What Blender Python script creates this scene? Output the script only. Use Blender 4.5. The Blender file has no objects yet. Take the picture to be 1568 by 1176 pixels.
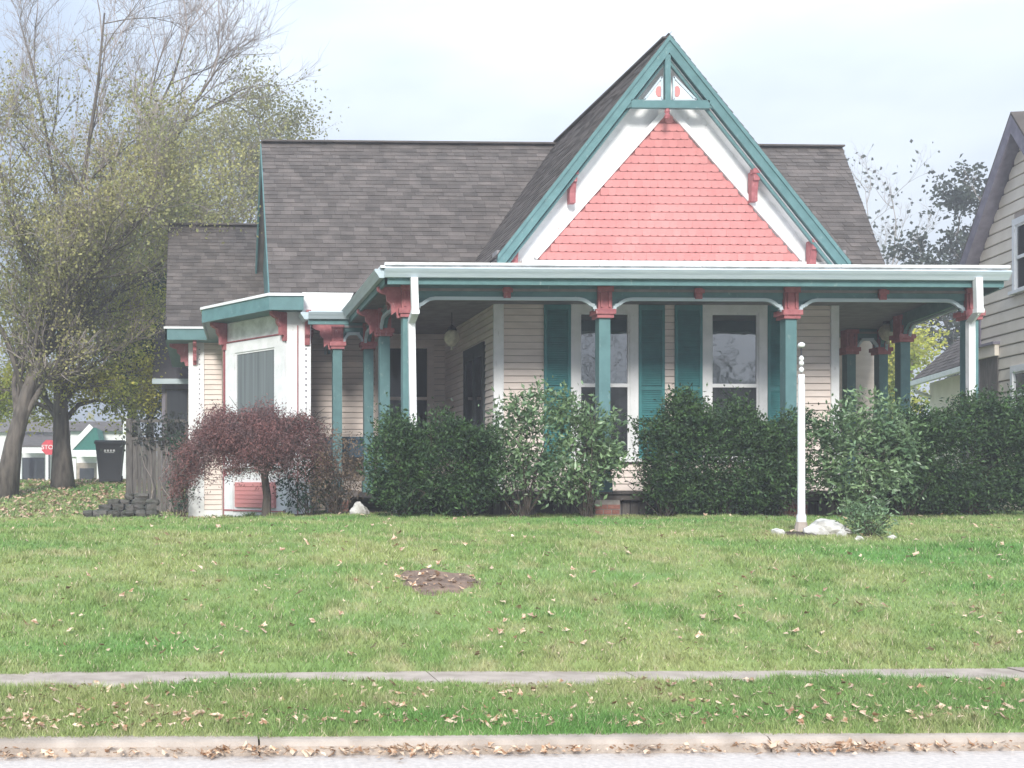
import bpy, math, random
import numpy as np
from mathutils import Vector, Matrix
random.seed(7); rng = np.random.default_rng(7)
sc = bpy.context.scene
C = sc.collection
R = math.radians

# ------------------------------------------------------------------ camera
F, PU, PV, YAW, EYE = 1750.0, 362.0, 740.0, R(1.7), 1.6
cam = bpy.data.cameras.new('camera'); co = bpy.data.objects.new('camera', cam); C.objects.link(co)
co.location = (0, 0, EYE); co.rotation_euler = (R(90), 0, -YAW)
cam.sensor_width = 36; cam.lens = F/1568*36
cam.shift_x = (784-PU)/1568; cam.shift_y = (PV-588)/1568
cam.clip_start = 0.1; cam.clip_end = 3000
sc.camera = co
# ------------------------------------------------------------------ world, sun, exposure
SUN_EL, SUN_AZ = R(27), R(196)     # azimuth: direction the light comes from, clockwise from +Y
w = bpy.data.worlds.new('World'); sc.world = w; w.use_nodes = True
nt = w.node_tree; nt.nodes.clear()
out = nt.nodes.new('ShaderNodeOutputWorld'); bg = nt.nodes.new('ShaderNodeBackground')
sky = nt.nodes.new('ShaderNodeTexSky'); sky.sky_type = 'NISHITA'; sky.sun_disc = False
sky.sun_elevation = SUN_EL; sky.sun_rotation = SUN_AZ; sky.air_density = 1.0; sky.dust_density = 3.0; sky.ozone_density = 1.0
tc = nt.nodes.new('ShaderNodeTexCoord')
mp = nt.nodes.new('ShaderNodeMapping'); mp.inputs['Scale'].default_value = (1, 1, 2.6); mp.inputs['Location'].default_value = (1.3, .4, .2)
nz = nt.nodes.new('ShaderNodeTexNoise'); nz.inputs['Scale'].default_value = 2.3; nz.inputs['Detail'].default_value = 5; nz.inputs['Roughness'].default_value = .5
rp = nt.nodes.new('ShaderNodeValToRGB')
rp.color_ramp.elements[0].position = .44; rp.color_ramp.elements[0].color = (2.6, 3.1, 3.9, 1)
rp.color_ramp.elements[1].position = .84; rp.color_ramp.elements[1].color = (4.9, 5.35, 5.95, 1)
sep = nt.nodes.new('ShaderNodeSeparateXYZ')
zr = nt.nodes.new('ShaderNodeMapRange')            # overcast sky: zenith brighter than horizon
zr.inputs['From Min'].default_value = 0.0; zr.inputs['From Max'].default_value = 1.0
zr.inputs['To Min'].default_value = 0.54; zr.inputs['To Max'].default_value = 2.9
mul = nt.nodes.new('ShaderNodeVectorMath'); mul.operation = 'SCALE'
mixs = nt.nodes.new('ShaderNodeMixRGB'); mixs.inputs[0].default_value = .98
L = nt.links.new
L(tc.outputs['Generated'], mp.inputs['Vector']); L(mp.outputs[0], nz.inputs['Vector'])
gr_ = nt.nodes.new('ShaderNodeMath'); gr_.operation = 'MULTIPLY_ADD'; gr_.inputs[1].default_value = .48    # the cloud thins towards the east
sp_ = nt.nodes.new('ShaderNodeSeparateXYZ'); L(tc.outputs['Generated'], sp_.inputs[0]); L(sp_.outputs['X'], gr_.inputs[0]); L(nz.outputs['Fac'], gr_.inputs[2]); L(gr_.outputs[0], rp.inputs[0])
L(tc.outputs['Generated'], sep.inputs[0]); L(sep.outputs['Z'], zr.inputs['Value'])
L(rp.outputs[0], mul.inputs[0]); L(zr.outputs[0], mul.inputs['Scale'])
L(sky.outputs[0], mixs.inputs[1]); L(mul.outputs[0], mixs.inputs[2]); L(mixs.outputs[0], bg.inputs['Color'])
bg.inputs['Strength'].default_value = 0.10
L(bg.outputs[0], out.inputs[0])
sl = bpy.data.lights.new('sun', 'SUN'); sl.energy = 2.3; sl.angle = R(14); sl.color = (1, .96, .9)
so = bpy.data.objects.new('sun', sl); C.objects.link(so)
sd = Vector((math.sin(SUN_AZ)*math.cos(SUN_EL), math.cos(SUN_AZ)*math.cos(SUN_EL), math.sin(SUN_EL)))
so.rotation_euler = sd.to_track_quat('Z', 'Y').to_euler(); so.location = sd*40
sc.view_settings.view_transform = 'Standard'; sc.view_settings.look = 'None'
sc.view_settings.exposure = 0.90; sc.view_settings.gamma = 1; sc.view_settings.use_curve_mapping = False
sc.cycles.max_bounces = 6; sc.cycles.diffuse_bounces = 3; sc.cycles.transparent_max_bounces = 6

def at(u, v, Y):
    """the world point seen at photograph pixel (u, v) when it lies at depth Y"""
    a = (u-PU)/F; s = Y/(math.cos(YAW)-math.sin(YAW)*a)
    return Vector((s*(math.sin(YAW)+a*math.cos(YAW)), Y, EYE+s*(PV-v)/F))

# ------------------------------------------------------------------ materials
def mat(name, col, col2=None, rough=.7, scale=8, detail=4, bump=0., bscale=60, rnd=0., stretch=(1, 1, 1), spec=.3, metal=0, lo=.35, hi=.65, transl=0, wear=None):
    m = bpy.data.materials.new(name); m.use_nodes = True
    n = m.node_tree.nodes; l = m.node_tree.links.new
    b = n['Principled BSDF']; b.inputs['Roughness'].default_value = rough
    b.inputs['Specular IOR Level'].default_value = spec; b.inputs['Metallic'].default_value = metal
    if col2 is None: col2 = tuple(c*.82 for c in col)
    t = n.new('ShaderNodeTexCoord'); mp = n.new('ShaderNodeMapping'); mp.inputs['Scale'].default_value = stretch
    geo = n.new('ShaderNodeNewGeometry')
    l(geo.outputs['Position'], mp.inputs[0])
    nz = n.new('ShaderNodeTexNoise'); nz.inputs['Scale'].default_value = scale; nz.inputs['Detail'].default_value = detail
    l(mp.outputs[0], nz.inputs['Vector'])
    mr = n.new('ShaderNodeMapRange'); mr.inputs['From Min'].default_value = lo; mr.inputs['From Max'].default_value = hi
    l(nz.outputs['Fac'], mr.inputs['Value'])
    mx = n.new('ShaderNodeMixRGB'); mx.inputs[1].default_value = (*col, 1); mx.inputs[2].default_value = (*col2, 1)
    l(mr.outputs[0], mx.inputs[0]); cur = mx.outputs[0]
    if wear:
        n3 = n.new('ShaderNodeTexNoise'); n3.inputs['Scale'].default_value = 16; n3.inputs['Detail'].default_value = 9; n3.inputs['Roughness'].default_value = .7
        m3 = n.new('ShaderNodeMapping'); m3.inputs['Scale'].default_value = (1, 1, .45); l(geo.outputs['Position'], m3.inputs[0]); l(m3.outputs[0], n3.inputs['Vector'])
        r3 = n.new('ShaderNodeMapRange'); r3.inputs['From Min'].default_value = .60; r3.inputs['From Max'].default_value = .72; l(n3.outputs['Fac'], r3.inputs['Value'])
        x3 = n.new('ShaderNodeMixRGB'); x3.inputs[2].default_value = (*wear, 1); l(cur, x3.inputs[1]); l(r3.outputs[0], x3.inputs[0]); cur = x3.outputs[0]
    if rnd:
        oi = n.new('ShaderNodeObjectInfo'); ad = n.new('ShaderNodeMath'); ad.operation = 'ADD'
        fr = n.new('ShaderNodeMath'); fr.operation = 'FRACT'
        l(oi.outputs['Random'], ad.inputs[0]); l(geo.outputs['Random Per Island'], ad.inputs[1]); l(ad.outputs[0], fr.inputs[0])
        r2 = n.new('ShaderNodeMapRange'); r2.inputs['To Min'].default_value = 1-rnd; r2.inputs['To Max'].default_value = 1+rnd
        l(fr.outputs[0], r2.inputs['Value'])
        vm = n.new('ShaderNodeVectorMath'); vm.operation = 'SCALE'
        l(cur, vm.inputs[0]); l(r2.outputs[0], vm.inputs['Scale']); cur = vm.outputs[0]
    l(cur, b.inputs['Base Color'])
    if bump:
        n2 = n.new('ShaderNodeTexNoise'); n2.inputs['Scale'].default_value = bscale; n2.inputs['Detail'].default_value = 4
        l(mp.outputs[0], n2.inputs['Vector'])
        bp = n.new('ShaderNodeBump'); bp.inputs['Strength'].default_value = bump; bp.inputs['Distance'].default_value = .02
        l(n2.outputs['Fac'], bp.inputs['Height']); l(bp.outputs[0], b.inputs['Normal'])
    if transl:
        o = n['Material Output']; ts = n.new('ShaderNodeBsdfTranslucent'); ms = n.new('ShaderNodeMixShader')
        ms.inputs[0].default_value = transl; l(cur, ts.inputs[0]); l(b.outputs[0], ms.inputs[1]); l(ts.outputs[0], ms.inputs[2]); l(ms.outputs[0], o.inputs[0])
    return m

M = {}
M['cream'] = mat('cream_siding_paint', (.76, .665, .60), (.68, .59, .53), .6, 3, 5, .15, 90, rnd=.05, stretch=(1, 1, 4))
M['gap'] = mat('siding_shadow_line', (.42, .36, .32), None, .9, 5)  # darker backing in the board joints, paints the shadow line under each clapboard
M['doordark'] = mat('charcoal_door_paint', (.05, .065, .07), None, .5, 5)
M['white'] = mat('white_paint', (.80, .80, .80), (.70, .71, .70), .5, 5, 5, .1, 60, rnd=.03, wear=(.50, .48, .45))
M['membrane'] = mat('white_roof_membrane', (.85, .85, .84), (.6, .6, .58), .6, 6, 6, .2, 30)
M['gutter'] = mat('aluminium_gutter', (.50, .575, .61), (.43, .51, .55), .4, 4, 5, rnd=.03, stretch=(.6, .6, 8))
M['teal'] = mat('teal_paint', (.115, .225, .23), (.092, .185, .19), .5, 6, 5, .12, 70, rnd=.08, wear=(.26, .34, .33))
M['tealdark'] = mat('dark_teal_shutter_paint', (.055, .22, .225), (.045, .175, .18), .5, 6, 5, .1, 70, rnd=.06)
M['pink'] = mat('pink_shingle_paint', (.58, .25, .235), (.54, .215, .205), .65, 1.6, 6, .15, 80, rnd=.06)
M['pinkdark'] = mat('pink_row_shadow', (.50, .205, .195), None, .7)  # deeper pink behind the scales, shade under each row put into colour
M['red'] = mat('brick_red_paint', (.40, .145, .15), (.31, .10, .11), .55, 14, 5, .15, 70, rnd=.08, wear=(.60, .42, .40))
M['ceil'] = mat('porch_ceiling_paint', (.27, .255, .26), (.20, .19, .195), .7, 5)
M['shingle'] = mat('asphalt_shingle', (.150, .130, .119), (.105, .093, .086), .95, 3.0, 8, .6, 160, rnd=.22, spec=.1)
M['sheath'] = mat('roof_felt', (.06, .055, .06), None, .95)
M['nsiding'] = mat('neighbour_siding', (.76, .69, .59), (.68, .61, .51), .6, 3, 5, .1, 60, rnd=.04)
M['nsoffit'] = mat('weathered_purple_grey_board', (.25, .23, .27), (.18, .165, .20), .7, 6, 5, .2, 50)
M['wood'] = mat('weathered_grey_wood', (.17, .155, .14), (.10, .09, .085), .9, 7, 6, .4, 50, rnd=.2, stretch=(6, 6, .7))
M['deck'] = mat('porch_deck_wood', (.16, .14, .13), None, .8, 6, 4, .2, rnd=.15)
M['brick'] = mat('old_red_brick', (.36, .17, .13), (.26, .12, .10), .9, 20, 4, .4, 80, rnd=.25)
M['mortar'] = mat('mortar', (.35, .32, .29), None, .95, 20, 4, .3)
M['stone'] = mat('pale_stone', (.62, .60, .55), (.30, .28, .25), .9, 9, 8, .8, 25, lo=.42, hi=.7)
M['darkstone'] = mat('dark_mossy_stone', (.12, .11, .10), (.06, .065, .05), .95, 7, 7, .8, 25, rnd=.25)
M['concrete'] = mat('concrete', (.46, .39, .33), (.33, .275, .23), .9, 5, 8, .5, 60, rnd=.06)
M['road'] = mat('pale_road', (.62, .56, .51), (.50, .455, .42), .9, 30, 8, .5, 120)
M['black'] = mat('black_plastic', (.035, .037, .042), None, .5, 5, 3, spec=.4)
M['iron'] = mat('dark_metal', (.03, .03, .035), None, .5)
M['bark'] = mat('grey_bark', (.17, .145, .125), (.07, .06, .052), .95, 9, 7, .9, 25, stretch=(1, 1, .25))
M['twig'] = mat('twig_bark', (.34, .29, .27), (.24, .21, .19), .95, 5)
M['stem'] = mat('dark_stem_bark', (.10, .08, .065), (.06, .05, .04), .9, 8)
M['shade'] = mat('window_shade_fabric', (.36, .36, .36), (.30, .30, .30), .8, 4)
M['lamp'] = mat('frosted_lamp_glass', (.62, .58, .44), (.4, .37, .28), .3, 12)
M['stop'] = mat('sign_red', (.6, .05, .07), None, .5)
M['dgreen'] = mat('far_green_roof', (.03, .16, .13), None, .8)
M['bluebox'] = mat('dark_blue_plastic', (.04, .08, .12), None, .5)
M['dirt'] = mat('bare_soil', (.26, .18, .13), (.14, .10, .08), .95, 14, 8, .8, 40)
M['mulch'] = mat('leaf_mulch', (.10, .075, .055), (.05, .04, .03), .95, 14, 8, .8, 40)

def glass(name, base, ior=1.9, rough=.02):
    m = bpy.data.materials.new(name); m.use_nodes = True; n = m.node_tree.nodes; l = m.node_tree.links.new
    b = n['Principled BSDF']; b.inputs['Roughness'].default_value = rough; b.inputs['IOR'].default_value = ior
    b.inputs['Coat Weight'].default_value = .3 if ior > 1.6 else 0
    geo = n.new('ShaderNodeNewGeometry'); mp = n.new('ShaderNodeMapping'); mp.inputs['Scale'].default_value = (14, 14, .35)
    nz = n.new('ShaderNodeTexNoise'); nz.inputs['Scale'].default_value = 1.2
    l(geo.outputs['Position'], mp.inputs[0]); l(mp.outputs[0], nz.inputs['Vector'])
    mx = n.new('ShaderNodeMixRGB'); mx.inputs[1].default_value = (*base, 1); mx.inputs[2].default_value = (*[c*.35 for c in base], 1)
    l(nz.outputs['Fac'], mx.inputs[0]); l(mx.outputs[0], b.inputs['Base Color'])
    n2 = n.new('ShaderNodeTexNoise'); n2.inputs['Scale'].default_value = 2.5
    l(geo.outputs['Position'], n2.inputs['Vector'])
    bp = n.new('ShaderNodeBump'); bp.inputs['Strength'].default_value = .06; bp.inputs['Distance'].default_value = .05
    l(n2.outputs['Fac'], bp.inputs['Height']); l(bp.outputs[0], b.inputs['Normal']); l(bp.outputs[0], b.inputs['Coat Normal'])
    return m
M['glass'] = glass('window_glass_over_curtain', (.06, .08, .10), 3.4)
M['glassdark'] = glass('dark_window_glass', (.05, .055, .06), 1.5)
M['glasscurt'] = glass('glass_over_grey_curtain', (.22, .25, .25), 1.5, .15)

def leafmat(name, c1, c2, rough=.55, sat=.25, scale=1.4, transl=.3, spec=.3):
    return mat(name, c1, c2, rough, scale, 4, rnd=sat, transl=transl, spec=spec)
M['hedge'] = leafmat('dark_yew_leaf', (.075, .14, .045), (.022, .048, .024), .5, .6, 5.5, .2)
M['rhodo'] = leafmat('glossy_green_leaf', (.19, .28, .13), (.09, .16, .08), .35, .55, 3, .2, .5)
M['bush'] = leafmat('fresh_green_leaf', (.09, .19, .07), (.05, .12, .05), .5, .4)
M['maple'] = leafmat('purple_maple_leaf', (.25, .115, .105), (.16, .10, .095), .6, .5, 2.5, .25)
M['brownleaf'] = leafmat('dry_brown_leaf', (.22, .16, .11), (.12, .09, .065), .8, .45, 3, .15)
M['olive'] = leafmat('olive_autumn_leaf', (.44, .41, .18), (.30, .31, .14), .7, .5, .5, .5)
M['oliveb'] = leafmat('grey_olive_autumn_leaf', (.31, .29, .15), (.23, .23, .11), .7, .4, .5, .45)
M['yellow'] = leafmat('yellow_green_autumn_leaf', (.55, .50, .10), (.30, .38, .08), .7, .45, .6, .4)
M['midgreen'] = leafmat('mid_green_leaf', (.16, .24, .09), (.11, .16, .06), .6, .4, transl=.4)
M['dkgreen'] = leafmat('evergreen_leaf', (.035, .085, .04), (.02, .05, .03), .7, .4)
M['greydark'] = leafmat('dark_leaf', (.07, .085, .06), (.04, .05, .04), .7, .4)
M['fallen'] = mat('fallen_tan_leaf', (.66, .50, .36), (.32, .17, .09), .8, 24, 2, rnd=.3, lo=.42, hi=.62, transl=.1)

def grassmat(name, k=1., rnd=.3):
    m = bpy.data.materials.new(name); m.use_nodes = True; n = m.node_tree.nodes; l = m.node_tree.links.new
    b = n['Principled BSDF']; b.inputs['Roughness'].default_value = .75; b.inputs['Specular IOR Level'].default_value = .2
    geo = n.new('ShaderNodeNewGeometry')
    def noise(s, d=3, off=0, st=(1, 1, 1)):
        mp = n.new('ShaderNodeMapping'); mp.inputs['Location'].default_value = (off, off, 0); mp.inputs['Scale'].default_value = st
        l(geo.outputs['Position'], mp.inputs[0])
        z = n.new('ShaderNodeTexNoise'); z.inputs['Scale'].default_value = s; z.inputs['Detail'].default_value = d; l(mp.outputs[0], z.inputs['Vector']); return z.outputs['Fac']
    def rng_(s, a, c, ta=0, tb=1):
        r = n.new('ShaderNodeMapRange'); r.inputs['From Min'].default_value = a; r.inputs['From Max'].default_value = c
        r.inputs['To Min'].default_value = ta; r.inputs['To Max'].default_value = tb; l(s, r.inputs['Value']); return r.outputs[0]
    def mix(f, c1, c2):
        x = n.new('ShaderNodeMixRGB'); l(f, x.inputs[0])
        for i, c in ((1, c1), (2, c2)):
            if isinstance(c, tuple): x.inputs[i].default_value = (*[v*k for v in c], 1)
            else: l(c, x.inputs[i])
        return x.outputs[0]
    a = mix(rng_(noise(.9, 4), .38, .62), (.19, .295, .088), (.305, .355, .135))
    a = mix(rng_(noise(2.8, 4, 13), .50, .68), a, (.35, .36, .17))
    a = mix(rng_(noise(.45, 3, 5, (.5, 1.6, 1)), .50, .66), a, (.14, .285, .075))
    if rnd:
        v = n.new('ShaderNodeVectorMath'); v.operation = 'SCALE'; l(a, v.inputs[0]); l(rng_(geo.outputs['Random Per Island'], 0, 1, 1-rnd, 1+rnd), v.inputs['Scale']); a = v.outputs[0]
        # here and there a straw-coloured dead blade
        st = n.new('ShaderNodeMath'); st.operation = 'GREATER_THAN'; st.inputs[1].default_value = .95
        fr = n.new('ShaderNodeMath'); fr.operation = 'FRACT'; mu = n.new('ShaderNodeMath'); mu.operation = 'MULTIPLY'; mu.inputs[1].default_value = 37.7
        l(geo.outputs['Random Per Island'], mu.inputs[0]); l(mu.outputs[0], fr.inputs[0]); l(fr.outputs[0], st.inputs[0]); a = mix(st.outputs[0], a, (.60, .52, .36))
    l(a, b.inputs['Base Color'])
    return m
M['lawn'] = grassmat('lawn_ground', .8, 0)
M['blade'] = grassmat('grass_blade', 1.0)

# ------------------------------------------------------------------ mesh helpers
class MB:
    def __init__(s): s.v = []; s.f = []
    def add(s, vs, fs):
        o = len(s.v); s.v += [tuple(p) for p in vs]; s.f += [tuple(i+o for i in f) for f in fs]; return s
    def box(s, a, b):
        x0, y0, z0 = (min(a[i], b[i]) for i in range(3)); x1, y1, z1 = (max(a[i], b[i]) for i in range(3))
        return s.add([(x0,y0,z0),(x1,y0,z0),(x1,y1,z0),(x0,y1,z0),(x0,y0,z1),(x1,y0,z1),(x1,y1,z1),(x0,y1,z1)],
                     [(0,3,2,1),(4,5,6,7),(0,1,5,4),(1,2,6,5),(2,3,7,6),(3,0,4,7)])
    def prism(s, poly, d):
        """closed polygon of 3D points swept by vector d"""
        n = len(poly); d = Vector(d); P = [Vector(p) for p in poly]
        return s.add(P+[p+d for p in P], [tuple(range(n))[::-1], tuple(range(n, 2*n))]+[(i, (i+1) % n, n+(i+1) % n, n+i) for i in range(n)])
    def bar(s, p, q, wd, ht, up=(0, 0, 1)):
        p = Vector(p); q = Vector(q); d = (q-p).normalized(); up = Vector(up); sd = d.cross(up)
        if sd.length < 1e-4: sd = Vector((1, 0, 0))
        sd.normalize(); u = sd.cross(d)
        a = [p+sd*(x*wd/2)+u*(y*ht/2) for x, y in ((-1,-1),(1,-1),(1,1),(-1,1))]
        return s.prism(a, q-p)
    def tube(s, pts, rad, n=6, cap=True):
        pts = [Vector(p) for p in pts]; rad = rad if isinstance(rad, (list, tuple)) else [rad]*len(pts); o = len(s.v); k = len(pts)
        for i, p in enumerate(pts):
            d = (pts[min(i+1, k-1)]-pts[max(i-1, 0)]).normalized()
            a = d.cross(Vector((0, 0, 1)) if abs(d.z) < .9 else Vector((1, 0, 0))).normalized(); b = d.cross(a)
            for j in range(n):
                t = 2*math.pi*j/n; s.v.append(tuple(p+(a*math.cos(t)+b*math.sin(t))*rad[i]))
        for i in range(k-1):
            for j in range(n):
                j2 = (j+1) % n; s.f.append((o+i*n+j, o+i*n+j2, o+(i+1)*n+j2, o+(i+1)*n+j))
        if cap: s.f.append(tuple(o+j for j in range(n))[::-1]); s.f.append(tuple(o+(k-1)*n+j for j in range(n)))
        return s
    def lathe(s, c, prof, n=12):
        """prof: (r, z) pairs from the bottom up"""
        c = Vector(c); o = len(s.v)
        for r, z in prof:
            for j in range(n):
                t = 2*math.pi*j/n; s.v.append((c.x+r*math.cos(t), c.y+r*math.sin(t), c.z+z))
        k = len(prof)
        for i in range(k-1):
            for j in range(n):
                j2 = (j+1) % n; s.f.append((o+i*n+j, o+i*n+j2, o+(i+1)*n+j2, o+(i+1)*n+j))
        s.f.append(tuple(o+j for j in range(n))[::-1]); s.f.append(tuple(o+(k-1)*n+j for j in range(n)))
        return s
    def mesh(s, name, m, smooth=False):
        me = bpy.data.meshes.new(name); me.from_pydata(s.v, [], s.f); me.materials.append(M[m] if isinstance(m, str) else m)
        if smooth: me.polygons.foreach_set('use_smooth', [True]*len(me.polygons))
        me.update(); return me
    def build(s, name, m, parent=None, smooth=False, **kw):
        return link(name, s.mesh(name, m, smooth), parent, **kw)

def link(name, me, parent=None, loc=None, rz=0, **kw):
    o = bpy.data.objects.new(name, me); C.objects.link(o)
    if loc is not None: o.location = loc
    if rz: o.rotation_euler = (0, 0, rz)
    if parent is not None:
        o.parent = parent
        if kw.pop('world', True) and parent.location.length > 0 or parent.parent:
            bpy.context.view_layer.update() if False else None
            o.matrix_parent_inverse = world_inv(parent)
    for k, v in kw.items():
        if k != 'world': o[k] = v
    return o
def world_of(o):
    m = Matrix.Translation(o.location) @ o.rotation_euler.to_matrix().to_4x4()
    return world_of(o.parent) @ o.matrix_parent_inverse @ m if o.parent else m
def world_inv(o): return world_of(o).inverted()
def thing(name, label, cat, loc=(0, 0, 0), group=None, kind=None):
    o = bpy.data.objects.new(name, None); C.objects.link(o); o.location = loc; o.empty_display_size = .3
    return tag(o, label, cat, group, kind)
def tag(o, label=None, cat=None, group=None, kind=None):
    if label: o['label'] = label
    if cat: o['category'] = cat
    if group: o['group'] = group
    if kind: o['kind'] = kind
    return o
def npmesh(name, V, Fc, m, parent=None, smooth=False):
    """V (n,3) array, Fc (k,c) int array with constant corner count"""
    V = np.asarray(V, dtype=np.float32); Fc = np.asarray(Fc, dtype=np.int32); k, c = Fc.shape
    me = bpy.data.meshes.new(name); me.vertices.add(len(V)); me.vertices.foreach_set('co', V.ravel())
    me.loops.add(k*c); me.loops.foreach_set('vertex_index', Fc.ravel())
    me.polygons.add(k); me.polygons.foreach_set('loop_start', np.arange(0, k*c, c, dtype=np.int32)); me.polygons.foreach_set('loop_total', np.full(k, c, dtype=np.int32))
    me.materials.append(M[m]); me.update(calc_edges=True)
    if smooth: me.polygons.foreach_set('use_smooth', [True]*k)
    return link(name, me, parent)

# ------------------------------------------------------------------ ground
PROF = [(6.80, .07), (6.84, .100), (6.90, .110), (7.3, .15), (7.86, .20), (7.9, .195), (8.56, .13), (8.66, .19), (8.7, .225), (9.3, .36), (10.3, .60), (11.5, .84), (12.5, .965), (13.4, 1.035), (15, 1.085), (17, 1.11), (400, 1.11)]
LEFT = [(17, 1.03), (19, .98), (21, .90), (24, .74), (26, .86), (29, 1.2), (32, 1.52), (34.5, 1.66), (37, 1.62), (42, 1.2), (50, .7), (400, .4)]
def lerp(tab, y):
    if y <= tab[0][0]: return tab[0][1]
    for (a, b), (c, d) in zip(tab, tab[1:]):
        if y <= c: t = (y-a)/(c-a); return b+(d-b)*t
    return tab[-1][1]
def gz(x, y):
    a = lerp(PROF, y)
    if y > 15:
        b = lerp(LEFT, y) if y > 17 else a+(1.03-1.11)*(y-15)/2
        t = min(1, max(0, (3.2-x)/3.4)); t = t*t*(3-2*t); a = a*(1-t)+b*t
    return a + .012*math.sin(x*1.7+y*.9)+.010*math.sin(x*.6-y*2.3+1)*(1 if y > 9 else 0)
ys = [8.56, 8.60, 8.64, 8.66, 8.68]+list(np.arange(8.70, 20, .15))+list(np.arange(20, 44, .4))+[48, 55, 65, 80, 110, 160, 240, 400, 900]
xs = [-600, -200, -80, -40, -25, -15]+list(np.arange(-10, 20, .3))+[24, 30, 40, 60, 100, 200, 600]
def sheet(name, xs, ys, zf, m, **kw):
    V = [(x, y, zf(x, y)) for y in ys for x in xs]; n = len(xs)
    Fq = [(j*n+i, j*n+i+1, (j+1)*n+i+1, (j+1)*n+i) for j in range(len(ys)-1) for i in range(n-1)]
    o = npmesh(name, V, Fq, m, smooth=True)
    for k, v in kw.items(): o[k] = v
    return o
sheet('lawn', xs, ys, gz, 'lawn', kind='structure')
sheet('grass_verge', xs, [6.80, 6.82, 6.84, 6.86, 6.88]+list(np.arange(6.90, 7.87, .1))+[7.90, 7.94], gz, 'lawn', kind='structure')
road = MB().add([(-600, -30, 0), (600, -30, 0), (600, 6.70, 0), (-600, 6.70, 0)], [(0, 1, 2, 3)]).build('road', 'road'); road['kind'] = 'structure'
sub = MB().add([(-600, 6.6, -.03), (600, 6.6, -.03), (600, 8.9, .12), (-600, 8.9, .12)], [(0, 1, 2, 3)]).build('ground', 'dirt'); sub['kind'] = 'structure'
kerb = tag(thing('kerb', None, None, (0, 6.78, 0)), kind='structure')
x = -14.6
kj = at(397, 1140, 6.7).x
x = kj-3.05*5; k = 0
while x < 25:
    dz = random.uniform(-.006, .006)
    pr = [(x+.006, 6.70, -.02), (x+.006, 6.705, .055+dz), (x+.006, 6.725, .078+dz), (x+.006, 6.75, .088+dz), (x+.006, 6.85, .092+dz), (x+.006, 6.85, -.02)]
    MB().prism(pr, (3.038, 0, 0)).build('kerb_stone', 'concrete', kerb); x += 3.05
walk = tag(thing('pavement', None, None, (0, 8.3, .19)), kind='structure')
x = -13.3
while x < 24:
    dz = random.uniform(-.008, .008)
    MB().box((x+.006, 7.90, .10), (x+1.494, 8.74, .176+dz)).build('paving_slab', 'concrete', walk); x += 1.5

# bare patch where a stump was
def disc(name, c, rx, ry, m, zoff, seed, n=40, rings=5):
    r_ = random.Random(seed); ph = [r_.uniform(0, 6.28) for _ in range(4)]
    V = [(c[0], c[1], gz(c[0], c[1])+zoff)]; Fq = []
    for q in range(1, rings+1):
        for j in range(n):
            t = 2*math.pi*j/n; k = q/rings*(1+.13*math.sin(3*t+ph[0])+.09*math.sin(7*t+ph[1])+.06*math.sin(11*t+ph[2]))
            X = c[0]+rx*k*math.cos(t); Y = c[1]+ry*k*math.sin(t); V.append((X, Y, gz(X, Y)+zoff*(1 if q < rings else -.6)))
    for j in range(n): Fq.append((0, 1+j, 1+(j+1) % n))
    for q in range(rings-1):
        for j in range(n):
            a = 1+q*n+j; b = 1+q*n+(j+1) % n; Fq += [(a, a+n, b+n), (a, b+n, b)]
    o = npmesh(name, V, Fq, m, smooth=True); return o
pc = at(672, 897, 10.62)
PATCHES = [(pc.x, 10.66, .36, .36)]
tag(disc('bare_soil_patch', (pc.x, 10.66), .40, .40, 'dirt', .012, 3), kind='structure')
pr_ = at(1240, 822, 13.2)
tag(disc('rock_bed_soil', (at(1225, 822, 13.2).x, 13.15), .42, .35, 'mulch', .012, 8), kind='structure')
PATCHES.append((at(1215, 822, 13.2).x, 13.1, .30, .22))
tag(disc('planting_bed_soil', (8.2, 16.9), 6.9, 1.35, 'mulch', .012, 5, 90), kind='structure')
tag(disc('maple_bed_soil', (1.4, 19.9), 2.3, 1.3, 'mulch', .012, 6, 60), kind='structure')

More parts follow.
